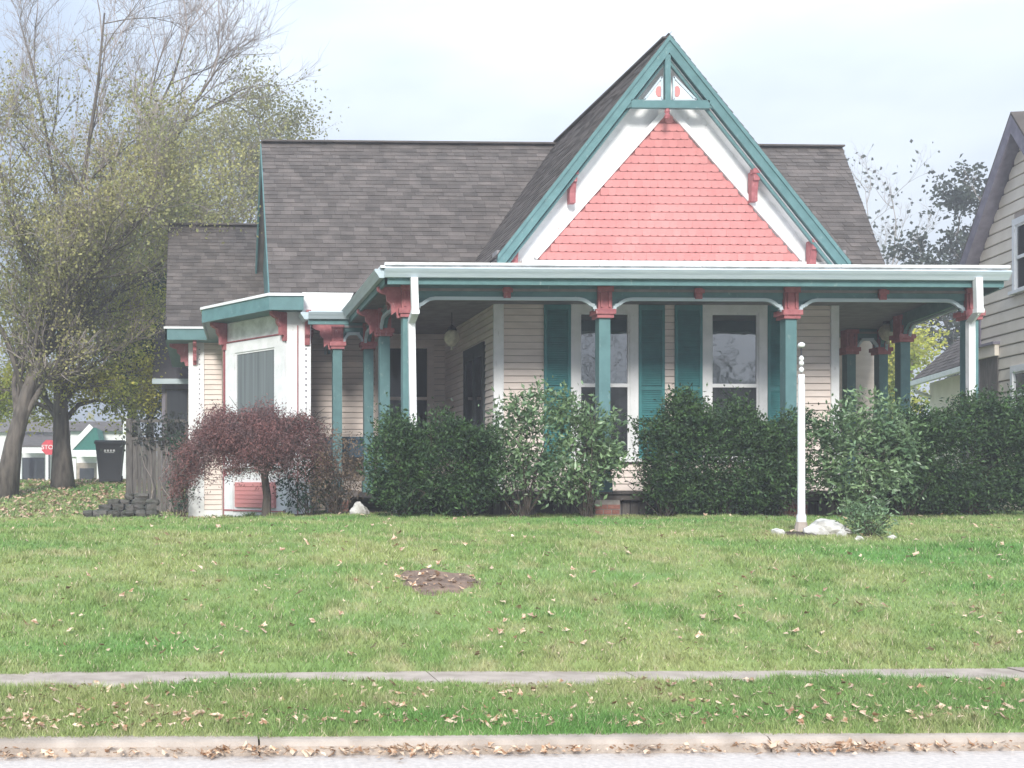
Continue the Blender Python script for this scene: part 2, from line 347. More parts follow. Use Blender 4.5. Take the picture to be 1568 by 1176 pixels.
# grass blades: one triangle each, bent
def blades(name, n, x0, x1, y0, y1, hh, ww, falloff=True):
    X = rng.uniform(x0, x1, n*2); Y = y0+(y1-y0)*(rng.random(n*2)**(1.5 if falloff else 1))
    ntf = n//220; tx = rng.uniform(x0, x1, ntf); ty = rng.uniform(y0, y1, ntf); q = rng.random(n*2) < .22; ti = rng.integers(0, ntf, n*2)
    X = np.where(q, tx[ti]+rng.normal(size=n*2)*.035, X); Y = np.where(q, np.clip(ty[ti]+rng.normal(size=n*2)*.035, y0, y1), Y)
    keep = (X > -.30*Y-.5) & (X < .92*Y+.8)
    keep &= (Y < 7.96+.05*np.sin(X*1.7)+.05*np.sin(X*4.3+1)+.04*np.sin(X*11)) | (Y > 8.545+.03*np.sin(X*2.3)+.04*np.sin(X*7+2))
    for (px, py, rx, ry) in PATCHES: keep &= (((X-px)/rx)**2+((Y-py)/ry)**2 > .75+.5*rng.random(n*2))
    q = q[keep][:n]; X = X[keep][:n]; Y = Y[keep][:n]; n = len(X)
    Z = np.array([gz(a, b) for a, b in zip(X, Y)])
    patch = .75+.5*(np.sin(X*2.1+Y*1.3)*np.sin(X*.9-Y*2.2+2)*.5+.5)
    h = hh*rng.uniform(.5, 1.35, n)*patch*np.where(q, 1.45, .92); wd = ww*rng.uniform(.7, 1.4, n)*(.7+Y/20)
    a = rng.uniform(0, 6.283, n); lean = rng.uniform(.1, 1.1, n)*h; la = rng.uniform(0, 6.283, n)
    V = np.empty((n, 3, 3), np.float32)
    V[:, 0] = np.stack([X-np.cos(a)*wd/2, Y-np.sin(a)*wd/2, Z-.005], 1); V[:, 1] = np.stack([X+np.cos(a)*wd/2, Y+np.sin(a)*wd/2, Z-.005], 1)
    V[:, 2] = np.stack([X+np.cos(la)*lean, Y+np.sin(la)*lean, Z+h], 1)
    o = npmesh(name, V.reshape(-1, 3), np.arange(3*n).reshape(-1, 3), 'blade')
    return tag(o, name.replace('_', ' '), kind='stuff')
tag(blades('lawn_grass', 520000, -6, 16, 8.52, 18, .037, .008), 'mown green lawn grass with yellowed patches', 'grass')
tag(blades('verge_grass', 185000, -2.9, 8.0, 6.80, 8.10, .042, .006, False), 'short verge grass between kerb and pavement', 'grass')
tag(blades('far_lawn_grass', 45000, -10, 1.5, 18, 36, .06, .02, False), 'thin leaf-strewn grass on the slope beyond the fence', 'grass')

# fallen leaves
def fallen(name, pts, label, size=.05, lift=.02):
    n = len(pts); P = np.array(pts); k = 7
    t = np.linspace(0, 2*np.pi, k, endpoint=False)[None, :]+rng.uniform(0, 6.28, (n, 1))
    r = size*rng.uniform(.35, 1.5, (n, 1))*(np.array([1, .45, .95, .5, .9, .45, .8])[None, :]*rng.uniform(.8, 1.2, (n, k)))
    ux = rng.uniform(-.7, .7, (n, 1)); uy = rng.uniform(-.7, .7, (n, 1))
    X = P[:, :1]+r*np.cos(t); Y = P[:, 1:2]+r*np.sin(t); Z = P[:, 2:3]+lift*rng.uniform(.4, 1.6, (n, 1))+r*np.cos(t)*ux+r*np.sin(t)*uy+np.abs(r)*rng.uniform(-.15, .3, (n, k))
    V = np.stack([X, Y, Z], 2).reshape(-1, 3)
    c = np.concatenate([P[:, :2], Z.mean(1, keepdims=True)-.003], 1); V = np.concatenate([V, c])
    Fq = []
    for j in range(k): Fq.append(np.stack([np.arange(n)*k+j, np.arange(n)*k+(j+1) % k, n*k+np.arange(n)], 1))
    return tag(npmesh(name, V, np.concatenate(Fq), 'fallen'), label, 'leaves', kind='stuff')
pts = []
for _ in range(1400):
    y = random.uniform(6.9, 7.9) if random.random() < .6 else 6.88+abs(random.gauss(0, .2)); x = random.uniform(-2, 7); pts.append((x, y, gz(x, y)+.014))
for _ in range(2200):
    x = random.uniform(-2.2, 6.8); d = .3+.7*(math.sin(x*2.1)+math.sin(x*5.3+1))/2
    if random.random() < .25+.8*max(0, d-.2): pts.append((x, 6.72-abs(random.gauss(0, .07)), .005+random.uniform(0, .03)))
fallen('kerbside_leaves', pts, 'dry tan leaves fallen along the kerb and verge', .022)
pts = []
for _ in range(800):
    y = 8.8+random.random()**1.5*9; x = random.uniform(-.235*y, .8*y); pts.append((x, y, gz(x, y)+.02))
for _ in range(80):
    x = pc.x+random.gauss(0, .28); y = 10.66+random.gauss(0, .2); pts.append((x, y, gz(x, y)+.01))
fallen('lawn_leaves', pts, 'pale leaves scattered over the lawn', .028)
pts = []
for _ in range(6000):
    y = random.uniform(22, 36); x = random.uniform(-9, .3); pts.append((x, y, gz(x, y)+.03))
fallen('slope_leaves', pts, 'brown leaves under the trees beyond the fence', .048)

# ------------------------------------------------------------------ house
H = thing('house', 'cream cottage with pink shingled gable, teal trim and wraparound porch', 'house', (7, 20, 1.1))
YF = 18.8           # front wall
board_cache = {}
def board(Lg, h, m, parent, loc, rz, name='siding_board'):
    key = (round(Lg, 2), h, m)
    if key not in board_cache:
        l_ = key[0]
        mb = MB(); g_ = h*.10; mb.prism([(0, .004, g_), (0, -.022, g_), (0, -.024, g_+.01), (0, -.010, h), (0, .004, h)], (l_, 0, 0)); board_cache[key] = mb.mesh(name, m)
    return link(name, board_cache[key], parent, (loc[0], loc[1], loc[2]), rz)
def wall(p0, p1, z0, z1, parent, openings=(), h=.112, m='cream', backing='cream', clip=None, wallname='wall', phase=0):
    """clapboard wall seen from the side on the right hand of p0->p1 ... boards face -normal"""
    p0 = Vector((p0[0], p0[1])); p1 = Vector((p1[0], p1[1])); d = p1-p0; Lw = d.length; rz = math.atan2(d.y, d.x); d.normalize()
    nrm = Vector((-d.y, d.x))                   # behind the wall
    if backing:
        a = MB(); q = [(p0.x, p0.y), (p1.x, p1.y)]
        if clip is None: poly = [(0, z0), (Lw, z0), (Lw, z1), (0, z1)]
        else: poly = clip
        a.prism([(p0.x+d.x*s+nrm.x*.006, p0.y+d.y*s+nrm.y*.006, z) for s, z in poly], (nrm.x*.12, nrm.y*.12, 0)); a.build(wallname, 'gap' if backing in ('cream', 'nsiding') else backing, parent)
    z = z0
    while z < z1-.01:
        segs = [(0, Lw)]
        if clip is not None:
            zz = z+h*.5; xs_ = []
            n = len(clip)
            for i in range(n):
                (s1, a1), (s2, a2) = clip[i], clip[(i+1) % n]
                if (a1-zz)*(a2-zz) < 0: xs_.append(s1+(s2-s1)*(zz-a1)/(a2-a1))
            xs_.sort(); segs = [(xs_[0], xs_[-1])] if len(xs_) > 1 else []
        for (a, b, za, zb) in openings:
            if za < z+h*.6 and zb > z+h*.4:
                ns = []
                for (s, e) in segs:
                    if a > s: ns.append((s, min(a, e)))
                    if b < e: ns.append((max(b, s), e))
                segs = [q for q in ns if q[1]-q[0] > .03]
        for (s, e) in segs:
            if e-s > .03: board(e-s, h, m, parent, (p0.x+d.x*s, p0.y+d.y*s, z), rz)
        z += h
def local(p0, p1):
    p0 = Vector((p0[0], p0[1], 0)); d = (Vector((p1[0], p1[1], 0))-p0); rz = math.atan2(d.y, d.x)
    return Matrix.Translation(p0) @ Matrix.Rotation(rz, 4, 'Z')
def xf(mb, mt):
    mb.v = [tuple(mt @ Vector(p)) for p in mb.v]; return mb

def window(parent, mt, s0, s1, z0, z1, cw=.14, gl='glass', rail=True, head=.14, crown=False, casing='white', sill=True, shade=0):
    """window at local s0..s1 (outside of casing), z0..z1; local -Y faces out"""
    f = MB()
    f.box((s0, -.05, z0), (s0+cw, .0, z1-head)); f.box((s1-cw, -.05, z0), (s1, .0, z1-head)); f.box((s0, -.052, z1-head), (s1, .0, z1))
    fo = xf(f, mt).build('window', casing, parent)
    a, b, c, d = s0+cw, s1-cw, z0, z1-head; t = .035
    g = MB(); mid = (c+d)/2
    g.box((a, -.03, c), (a+t, .0, d)); g.box((b-t, -.03, c), (b, .0, d)); g.box((a+t, -.03, d-t), (b-t, .0, d)); g.box((a+t, -.03, c), (b-t, .0, c+t))
    xf(g, mt).build('sash', casing, fo)
    if rail: xf(MB().box((a+t, -.035, mid-.03), (b-t, .0, mid+.03)), mt).build('meeting_rail', casing, fo)
    if rail:
        xf(MB().box((a+t, -.012, mid+.03), (b-t, -.004, d-t)), mt).build('pane', gl, fo)
        xf(MB().box((a+t, -.012, c+t), (b-t, -.004, mid-.03)), mt).build('pane', 'glassdark' if gl == 'glass' else gl, fo)
    else: xf(MB().box((a+t, -.012, c+t), (b-t, -.004, d-t)), mt).build('pane', gl, fo)
    if sill: xf(MB().box((s0-.04, -.10, z0-.06), (s1+.04, .0, z0-.001)), mt).build('sill', casing, fo)
    return fo
def shutter(parent, mt, s0, s1, z0, z1):
    f = MB(); w_ = .045; mid = z0+(z1-z0)*.46
    f.box((s0, -.06, z0), (s0+w_, -.021, z1)); f.box((s1-w_, -.06, z0), (s1, -.021, z1))
    for z, hh in ((z0, .09), (mid-.03, .05), (z1-.08, .08)): f.box((s0+w_, -.058, z), (s1-w_, -.022, z+hh))
    o = xf(f, mt).build('shutter', 'tealdark', parent)
    g = MB(); z = z0+.10
    while z < z1-.09:
        if not (mid-.05 < z < mid+.04): g.add([(s0+w_, -.026, z+.036), (s1-w_, -.026, z+.036), (s1-w_, -.052, z), (s0+w_, -.052, z)], [(0, 1, 2, 3)]).add([(s0+w_, -.052, z), (s1-w_, -.052, z), (s1-w_, -.052, z-.006), (s0+w_, -.052, z-.006)], [(0, 1, 2, 3)])
        z += .038
    g.box((s0+w_, -.0225, z0+.05), (s1-w_, -.0215, z1-.05))
    tag(xf(g, mt).build('louvre', 'tealdark', o), kind='stuff')
    return o
def sx(u, Y): return at(u, 700, Y).x
def zz(u, v, Y): return at(u, v, Y).z

FL = 1.47                                    # porch floor level
CE = 4.50                                    # porch ceiling level
xL, xR = sx(757, YF), sx(1281, YF)
p0, p1 = (xL, YF), (xR, YF); mt = local(p0, p1)
def fs(u): return sx(u, YF)-xL
zt = zz(1000, 466, YF); zs = zz(950, 702, YF)
ops = [(fs(832), fs(1015), zs-.05, zt), (fs(1033), fs(1200)+.12, zs-.05, zt)]
wall(p0, p1, FL-.45, 5.22, H, ops)
window(H, mt, fs(873), fs(976), zs, zt)
window(H, mt, fs(1074), fs(1173), zs, zt)
for a, b in ((832, 872.5), (976.5, 1016), (1032, 1073.5), (1173.5, 1214)): shutter(H, mt, fs(a), fs(b), zs-.02, zt-.02)
def cboard(mt, s0, s1, z0, z1, proud=.045, m='white', dots=False):
    o = xf(MB().box((s0, -proud, z0), (s1, .02, z1)), mt).build('corner_board', m, H)
    if dots:
        d = MB(); z = z0+.3
        while z < z1-.2: d.lathe(mt @ Vector(((s0+s1)/2, -proud-.004, z)), [(.012, -.012), (.018, 0), (.012, .012)], 6); z += .11
        tag(d.build('stud', 'nsoffit', o), kind='stuff')
    return o
cboard(mt, -.02, .145, FL-.4, 5.0); cboard(mt, xR-xL-.115, xR-xL+.02, FL-.4, 5.0)
# gable side walls and rear wing walls
YW = 22.6
wl0, wl1 = (xL, YW), (xL, YF+.0); ml = local(wl0, wl1); LL = YW-YF
dy0, dy1 = 20.75, 19.45
wall(wl0, wl1, FL-.1, 5.22, H, [(YW-dy0-.02, YW-dy1+.02, 0, 3.98)])
# storm door in the side wall: two glazed leaves
s0, s1 = YW-dy0, YW-dy1
d = MB(); d.box((s0-.1, -.05, FL), (s0, 0, 4.0)); d.box((s1, -.05, FL), (s1+.1, 0, 4.0)); d.box((s0-.1, -.052, 3.90), (s1+.1, 0, 4.02))
door = xf(d, ml).build('door', 'doordark', H)
m_ = (s0+s1)/2
for a, b in ((s0, m_-.01), (m_+.01, s1)):
    lf = MB(); lf.box((a, -.04, FL), (a+.07, -.005, 3.9)); lf.box((b-.07, -.04, FL), (b, -.005, 3.9)); lf.box((a+.07, -.038, FL), (b-.07, -.005, FL+.7)); lf.box((a+.07, -.038, 3.8), (b-.07, -.005, 3.9)); lf.box((a+.07, -.038, 2.55), (b-.07, -.005, 2.62))
    xf(lf, ml).build('door_leaf', 'doordark', door)
    xf(MB().box((a+.07, -.02, FL+.7), (b-.07, -.01, 3.8)), ml).build('pane', 'glassdark', door)
xf(MB().bar((m_-.02, -.07, 2.5), (m_+.3, -.07, 2.56), .02, .03), ml).build('push_bar', 'white', door)
# wing wall left of the side wall
xW0 = sx(474, YW); wm = local((xW0, YW), (xL, YW))
wu = lambda u: sx(u, YW)-xW0
wall((xW0, YW), (xL, YW), FL-.6, 5.0, H, [(wu(574), wu(664), 2.2, zz(610, 520, YW))])
window(H, wm, wu(574), wu(664), 2.25, zz(610, 520, YW), .10, 'glassdark', casing='cream')
# ---- left corner bay
YB = 21.0; BZ1 = 4.62
b0 = Vector((at(441, 700, YB).x, YB)); b1 = Vector((at(474, 700, YB).x, YB)); bc = Vector((at(345, 700, 22.55).x, 22.55))
gB = .80
wall(b0, b1, 1.15, BZ1+.3, H, h=.112)
mbf = local(b0, b1); Lf = (b1-b0).length
cboard(mbf, -.03, .17, gB, 4.9, dots=False); cboard(mbf, Lf-.16, Lf+.02, gB, 4.9, dots=True)
xf(MB().box((.17, -.03, gB), (Lf-.16, 0, 4.9)), mbf).build('trim_board', 'white', H)
xf(MB().box((.165, -.055, gB+.2), (.185, -.031, 4.5)), mbf).build('trim_line', 'red', H)
# side of the bay back to the wing wall (turned away from the street)
wall((b1.x, YB), (b1.x, YW), gB, 4.9, H, h=.112)
# chamfered face
mc = local(bc, b0); Lc = (b0-bc).length
a = MB().prism([tuple(mc @ Vector((s, 0, z))) for s, z in ((0, gB), (Lc, gB), (Lc, 4.95), (0, 4.95))], tuple(mc.to_3x3() @ Vector((0, .12, 0)))); a.build('wall', 'white', H)
wz1 = 1.6+(740-533)*22.0/1750
xf(MB().box((.06, -.02, wz1+.17), (Lc-.04, 0, 4.72)), mc).build('frieze_panel', 'membrane', H)
xf(MB().box((0, -.05, wz1+.15), (Lc, -.0, wz1+.17)), mc).build('trim_line', 'red', H)
xf(MB().box((0, -.055, gB+.15), (.03, 0, wz1+.15)), mc).build('trim_line', 'red', H)
cwid = .30
fo = window(H, mc, .07, Lc-.03, 1.95, wz1+.13, cwid, 'glasscurt', rail=False, head=.2)
pk = MB(); 
xf(MB().box((.36, -.045, 1.14), (Lc-.34, -.0, 1.62)), mc).build('apron_panel', 'pink', H)
for zq in (1.22, 1.30, 1.38, 1.46, 1.54): xf(MB().prism([(.37, -.045, zq), (.37, -.055, zq), (.37, -.047, zq+.07)], (Lc-.72, 0, 0)), mc).build('apron_board', 'pink', H)
xf(MB().box((.03, -.05, .98), (.30, -.003, 1.75)), mc).build('trim_board', 'white', H)
xf(MB().box((.0, -.06, 1.06), (Lc, -.051, 1.09)), mc).build('trim_line', 'red', H)
xf(MB().box((.0, -.03, gB-.2), (Lc, -.003, 1.06)), mc).build('base_board', 'white', H)
# left rear wall
YLB = 25.6; la = Vector((at(290, 700, YLB).x, YLB)); lb = Vector((.75, YLB))
wall(la, lb, 1.0, 4.85, H); mlb = local(la, lb)
cboard(mlb, -.02, .12, .55, 4.9); cboard(mlb, .121, .33, .55, 4.9, dots=True)
xf(MB().box((.33, -.03, .55), (lb.x-la.x, .0, 1.0)), mlb).build('base_board', 'white', H)
wall((bc.x, YLB), (bc.x, bc.y), gB-.1, 4.85, H)
wall((la.x, 31), (la.x, YLB), .9, 4.85, H)
# ---- roofs
def slab(name, pts, th, m, parent, below=True):
    P = [Vector(p) for p in pts]; n = (P[1]-P[0]).cross(P[-1]-P[0]).normalized()
    if n.z < 0: n = -n
    return MB().prism(P, -n*th).build(name, m, parent)
tab_cache = {}
def tabs(o, u, v, smin, smax, nc, exp_, parent, indiv=None, tw=.25, m='shingle', part='roof_shingle'):
    """o eave origin, u along the eave, v up the slope (unit), smin(j)/smax(j) clip per course"""
    u = Vector(u).normalized(); v = Vector(v).normalized(); n = u.cross(v)
    if n.z < 0: n = -n
    rest = MB(); cnt = 0
    for j in range(nc):
        a0, a1 = smin(j*exp_), smax(j*exp_)
        s = a0-random.uniform(0, tw)
        while s < a1:
            wt = tw*random.choice([.62, .85, 1, 1.15, 1.35]); e = min(s+wt-.006, a1); b = max(s, a0)
            if e-b > .03:
                th = random.choice([.009, .010, .014, .016])
                o0 = Vector(o)+u*b+v*(j*exp_-.01)+n*.004
                le = e-b; ln = exp_+.02
                vs = [o0, o0+u*le, o0+u*le+n*th, o0+n*th, o0+v*ln, o0+u*le+v*ln, o0+u*le+v*ln+n*.002, o0+v*ln+n*.002]
                fsx = [(0, 1, 2, 3), (3, 2, 6, 7), (0, 3, 7, 4), (1, 5, 6, 2)]
                if indiv and cnt < 300 and indiv(b, j):
                    MB().add(vs, fsx).build(part, m, parent); cnt += 1
                else: rest.add(vs, fsx)
            s += wt
    if rest.v: tag(rest.build('shingle_field', m, parent), kind='stuff')
# main roof
e0 = at(413, 447, 21.0); r0 = at(400, 214, 24.5); r1 = at(1290, 232, 24.5)
RZ = (r0.z+r1.z)/2; r0.z = r1.z = RZ
EZ = e0.z
e1 = at(1358, 408, 21.5); vv_ = Vector((0, 3.5, RZ-EZ)); 
e1 = Vector((e1.x-.13, 21.0, EZ))
e0 = Vector((e0.x, 21.0, EZ))
mr = slab('roof', [e0, e1, r1, r0], .12, 'sheath', H)
sl_ = vv_.length; lslope = vv_.normalized()
def smn(t): return (r0.x-e0.x)*t/sl_
def smx(t): return (e1.x-e0.x)+(r1.x-e1.x)*t/sl_
tabs(e0, (1, 0, 0), lslope, smn, smx, int(sl_/.138)+1, .138, mr, indiv=lambda s, j: s < 4.6)
bk0 = Vector((e0.x, 28.0, EZ)); bk1 = Vector((r1.x, 28.0, EZ))
slab('roof', [r0, r1, bk1, bk0], .12, 'shingle', H)
MB().bar(r0+Vector((0, 0, .03)), r1+Vector((0, 0, .03)), .22, .035).build('ridge_cap', 'shingle', H)
# gable-end wall and barge board at the left end
xg = e0.x+.16
MB().prism([(xg, 21.3, EZ), (xg+(r0.x-e0.x), 24.5, RZ-.25), (xg, 28, EZ), (xg, 28, 4.0), (xg, 21.3, 4.0)], (.1, 0, 0)).build('gable_wall', 'teal', H)
MB().prism([e0+Vector((-.02, 0, -.02)), r0+Vector((-.02, 0, -.02)), r0+Vector((-.02, 0, -.28)), e0+Vector((-.02, .1, -.24))], (.035, 0, 0)).build('barge_board', 'teal', H)
MB().prism([(r0.x-.02, 24.5, RZ-.02), (e0.x-.02, 28, EZ), (e0.x-.02, 28, EZ-.25), (r0.x-.02, 24.5, RZ-.28)], (.035, 0, 0)).build('barge_board', 'teal', H)
# main walls under the roof (right, rear)
xRW = at(1338, 700, 23.2).x
wall((xR-.05, 23.2), (xRW, 23.2), FL-.6, 5.2, H)
cboard(local((xR-.05, 23.2), (xRW, 23.2)), xRW-xR-.05, xRW-xR+.07, FL-.5, 5.0)
MB().box((xL+.05, 22.9, 1), (xRW, 27.4, 5.1)).build('core_wall', 'cream', H)
MB().box((xR-.12, YF+.01, 1.0), (xR-.001, 23.2, 5.15)).build('wall', 'cream', H)
# left wing roof
we0 = at(253, 503, 25.1); WE = we0.z; wr0 = at(250, 346, 27.9); wv = Vector((0, 2.8, wr0.z-WE)); 
we0 = Vector((we0.x, 25.1, WE)); wx1 = 2.6
wro = slab('roof', [we0, (wx1, 25.1, WE), (wx1, 27.9, wr0.z), (we0.x-.02, 27.9, wr0.z)], .1, 'sheath', H)
tabs(we0, (1, 0, 0), wv.normalized(), lambda t: -.0, lambda t: wx1-we0.x, int(wv.length/.138)+1, .138, wro, indiv=lambda s, j: s < 1.9)
slab('roof', [(we0.x, 27.9, wr0.z), (wx1, 27.9, wr0.z), (wx1, 31.3, WE), (we0.x, 31.3, WE)], .1, 'shingle', H)
MB().bar((we0.x, 27.9, wr0.z+.03), (xg, 27.9, wr0.z+.03), .2, .03).build('ridge_cap', 'shingle', H)
MB().prism([(la.x, 25.7, 4.8), (la.x, 27.9, wr0.z-.2), (la.x, 31.2, 4.8)], (.1, 0, 0)).build('gable_wall', 'cream', H)
# fascias: wing, corner bay
def fascia(pl, z1, h, th, m, parent=H, name='fascia', drip=True):
    for a, b in zip(pl, pl[1:]):
        a3 = Vector((a[0], a[1], 0)); b3 = Vector((b[0], b[1], 0)); d = (b3-a3); mt_ = local(a, b); Lq = d.length
        xf(MB().box((0, 0, z1-h), (Lq, th, z1)), mt_).build(name, m, parent)
        if drip: xf(MB().box((-.015, -.03, z1), (Lq+.015, th+.25, z1+.045)), mt_).build('drip_edge', 'white', parent)
fz = WE+.01
fA = (we0.x, 25.06); fB = (at(345, 500, 25.06).x, 25.06)
fascia([(fA[0], 31.0), fA, fB], fz-.02, .24, .04, 'teal')
MB().box((fA[0]+.04, 25.10, fz-.26), (fB[0]+.3, 25.7, fz-.22)).build('soffit', 'teal', H)
MB().box((fA[0]+.04, 25.70, fz-.26), (la.x, 31, fz-.22)).build('soffit', 'teal', H)
F0 = at(465, 455, 20.5); FZ = F0.z+.02
P_a = (F0.x, 20.5); P_b = (at(412, 460, 20.5).x, 20.5); P_c = (at(309, 475, 22.2).x, 22.2); P_d = (P_c[0]+.12, 25.0)
fascia([P_d, P_c, P_b, P_a], FZ, .25, .04, 'teal')
MB().prism([(P_a[0], 20.54, FZ-.22), (P_b[0], 20.54, FZ-.22), (P_c[0]+.04, 22.2, FZ-.22), (P_d[0]+.04, 25.1, FZ-.22), (P_a[0], 25.1, FZ-.22)], (0, 0, .03)).build('soffit', 'teal', H)
MB().prism([(P_a[0], 20.52, FZ+.01), (P_b[0], 20.52, FZ+.01), (P_c[0]+.02, 22.2, FZ+.01), (P_d[0]+.04, 25.1, FZ+.01), (P_a[0], 25.1, FZ+.01)], (0, 0, .05)).build('bay_roof', 'membrane', H)
# white roof-side panel between bay fascia and porch gutter
pe = at(541, 450, 20.9).x
MB().prism([(P_a[0]+.01, 20.86, 4.72), (pe-.18, 20.86, 4.72), (pe, 20.86, at(541, 449, 20.9).z), (P_a[0]+.01, 20.86, at(470, 448, 20.9).z)], (0, .6, 0)).build('parapet', 'membrane', H)

# ---- porch
YP, YG = 17.0, 16.5
post_u = [624, 923, 1207, 1484]; POSTS = [Vector((sx(u, YP), YP)) for u in post_u]
SIDE = [Vector((POSTS[0].x, 19.2)), Vector((POSTS[0].x, 21.05)), Vector((sx(516, 21.05), 21.05))]
RS = [Vector((at(1382, 518, 19.7).x, 19.7)), Vector((at(1349, 537, 21.6).x, 21.6)), Vector((at(1300, 536, 21.6).x, 21.6))]
CB = 1.6+(740-488)*17.15/1750     # underside of capital
BT, BB = 4.56, 4.36               # beam top / bottom
def bracket(mb, base, d, out_, z1, h, th):
    """scroll bracket: plane spanned by horizontal dir d and Z, from z1 down"""
    d = Vector((d[0], d[1], 0)).normalized(); s = d.cross(Vector((0, 0, 1)))
    prof = [(0, 0), (out_, 0), (out_, -.06), (out_*.82, -.10), (out_*.62, -.12), (out_*.60, -.2), (out_*.42, -.27), (out_*.40, -.42*1), (out_*.22, -.75*h/.6 if False else -h*.8), (.02+out_*.1, -h), (0, -h)]
    prof = [(a, max(b, -h)) for a, b in prof]
    b = Vector(base); mb.prism([(b.x+d.x*a-s.x*th/2, b.y+d.y*a-s.y*th/2, z1+z) for a, z in prof], s*th)
    return mb
def post(p, dirs=(), low=1.42):
    q = .085
    shaft = MB(); 
    shaft.box((p.x-q, p.y-q, low+.22), (p.x+q, p.y+q, CB)); shaft.box((p.x-q-.025, p.y-q-.025, low), (p.x+q+.025, p.y+q+.025, low+.22))
    o = shaft.build('porch_post', 'teal', H)
    c = MB(); c.box((p.x-.105, p.y-.105, CB+.13), (p.x+.105, p.y+.105, BT-.02))
    c.box((p.x-.15, p.y-.15, CB+.055), (p.x+.15, p.y+.15, CB+.13)); c.box((p.x-.125, p.y-.125, CB), (p.x+.125, p.y+.125, CB+.055))
    for k in (-1, 1): c.box((p.x+k*.06-.012, p.y-.13, CB+.16), (p.x+k*.06+.012, p.y-.105, BT-.06))
    c.box((p.x-.12, p.y-.14, BT-.1), (p.x+.12, p.y-.105, BT-.02))
    cap = c.build('capital', 'red', o)
    for d in dirs: bracket(MB(), (p.x+d[0]*.1, p.y+d[1]*.1, 0), d, .36, BT-.03, .46, .07).build('bracket', 'red', o)
    return o
for i, p in enumerate(POSTS): post(p, [(-1, 0)] if i == 0 else [])
post(SIDE[0], [(-1, 0)]); post(SIDE[1]); post(SIDE[2], [(-1, 0)])
for p in RS: post(p)
def archbeam(a, b, drop=True, block=True):
    """teal frieze with a pale moulded arch edge between two posts"""
    d = Vector((b.x-a.x, b.y-a.y)); Lq = d.length; mt_ = local(a, b)
    s0, s1 = .10, Lq-.10
    o = xf(MB().box((s0, -.05, BB), (s1, .05, BT)), mt_).build('porch_beam', 'teal', H)
    xf(MB().box((s0, -.075, BT-.095), (s1, -.051, BT-.055)), mt_).build('moulding', 'ceil', o)
    rr = min(.36, (s1-s0)*.42)
    prof = [(0, -.22), (.02, -.17), (.05, -.15), (.055, -.10), (.11, -.085), (.15, -.05), (.22, -.012), (.30, 0), (rr, 0)]
    prof = [(x_*min(1, rr/.36), z_) for x_, z_ in prof]
    tr = [(s0+x_, -.07, BB+z_-.005) for x_, z_ in prof]+[(s1-x_, -.07, BB+z_-.005) for x_, z_ in prof[::-1]]
    w_ = MB()
    for p_, q_ in zip(tr, tr[1:]): w_.bar(p_, q_, .05, .045, (0, 1, .01))
    xf(w_, mt_).build('arch_moulding', 'gutter', o)
    for k in (0, 1):
        poly = [((s0+x_) if k == 0 else (s1-x_), -.03, BB+z_) for x_, z_ in prof]+[((s0) if k == 0 else (s1), -.03, BB)]
        xf(MB().prism(poly, (0, .06, 0)), mt_).build('spandrel', 'teal', o)
    if block and Lq > 2:
        xf(MB().box((Lq/2-.05, -.12, BB+.0), (Lq/2+.05, -.052, BT-.04)).box((Lq/2-.075, -.14, BT-.12), (Lq/2+.075, -.12, BT-.06)), mt_).build('rosette_block', 'red', o)
for a, b in zip(POSTS, POSTS[1:]): archbeam(a, b)
archbeam(SIDE[0], POSTS[0]); archbeam(SIDE[1], SIDE[0]); archbeam(SIDE[2], SIDE[1], block=False)
archbeam(POSTS[3], RS[0], block=False); archbeam(RS[0], RS[1], block=False); archbeam(RS[2], RS[1], block=False)
archbeam(Vector((SIDE[2].x, YW-.1)), SIDE[2], block=False)
# deck, ceiling, roof
gl = sx(588, YG); gr = at(1540, 410, YG).x
xs_in = POSTS[0].x-.2
deck = [(xs_in, 16.85), (POSTS[3].x+.15, 16.85), (RS[0].x+.25, 19.7), (RS[1].x+.2, 21.9), (RS[1].x+.2, 23.1), (xs_in, 23.1)]
dk = thing('unused', None, None); bpy.data.objects.remove(dk)
nb = 0
x = xs_in
fl = MB().prism([(p[0], p[1], FL-.12) for p in deck], (0, 0, .085)).build('porch_floor', 'deck', H)
while x < POSTS[3].x+.1:
    MB().box((x+.003, 16.80, FL-.03), (x+.137, 18.78, FL)).build('floor_board', 'deck', fl); x += .14; nb += 1
MB().box((SIDE[2].x-.15, 20.9, FL-.12), (xs_in-.002, 22.55, FL-.002)).build('porch_floor', 'deck', H)
sk = MB().box((xs_in+.05, 16.98, .95), (POSTS[3].x+.05, 17.02, FL-.13)).build('porch_skirt', 'sheath', H)
x = xs_in+.05
while x < POSTS[3].x:
    if int((x-xs_in)/.13) % 18 < 16: MB().box((x, 16.955, .98), (x+.11, 16.978, FL-.14)).build('skirt_board', 'wood', sk)
    x += .13
for px_ in POSTS+[SIDE[2]]:        # brick piers
    pier = MB().box((px_.x-.19, px_.y-.19, .8), (px_.x+.19, px_.y+.19, FL-.121)).build('pier', 'mortar', H)
    for c_ in range(6):
        for k in (-1, 0, 1) if c_ % 2 else (-.5, .5):
            wq = .11 if c_ % 2 else .18
            z_ = .92+c_*.075
            if z_+.06 < FL-.12: MB().box((px_.x+k*(.125 if c_ % 2 else .19)-wq/2, px_.y-.205, z_), (px_.x+k*(.125 if c_ % 2 else .19)+wq/2, px_.y-.188, z_+.062)).build('brick', 'brick', pier)
GO = .45
rin = [(gl, YG), (gr-.35, YG), (RS[0].x+.42, 19.7), (RS[1].x+.4, 22.0), (RS[1].x+.4, 23.15), (gl, 23.15)]
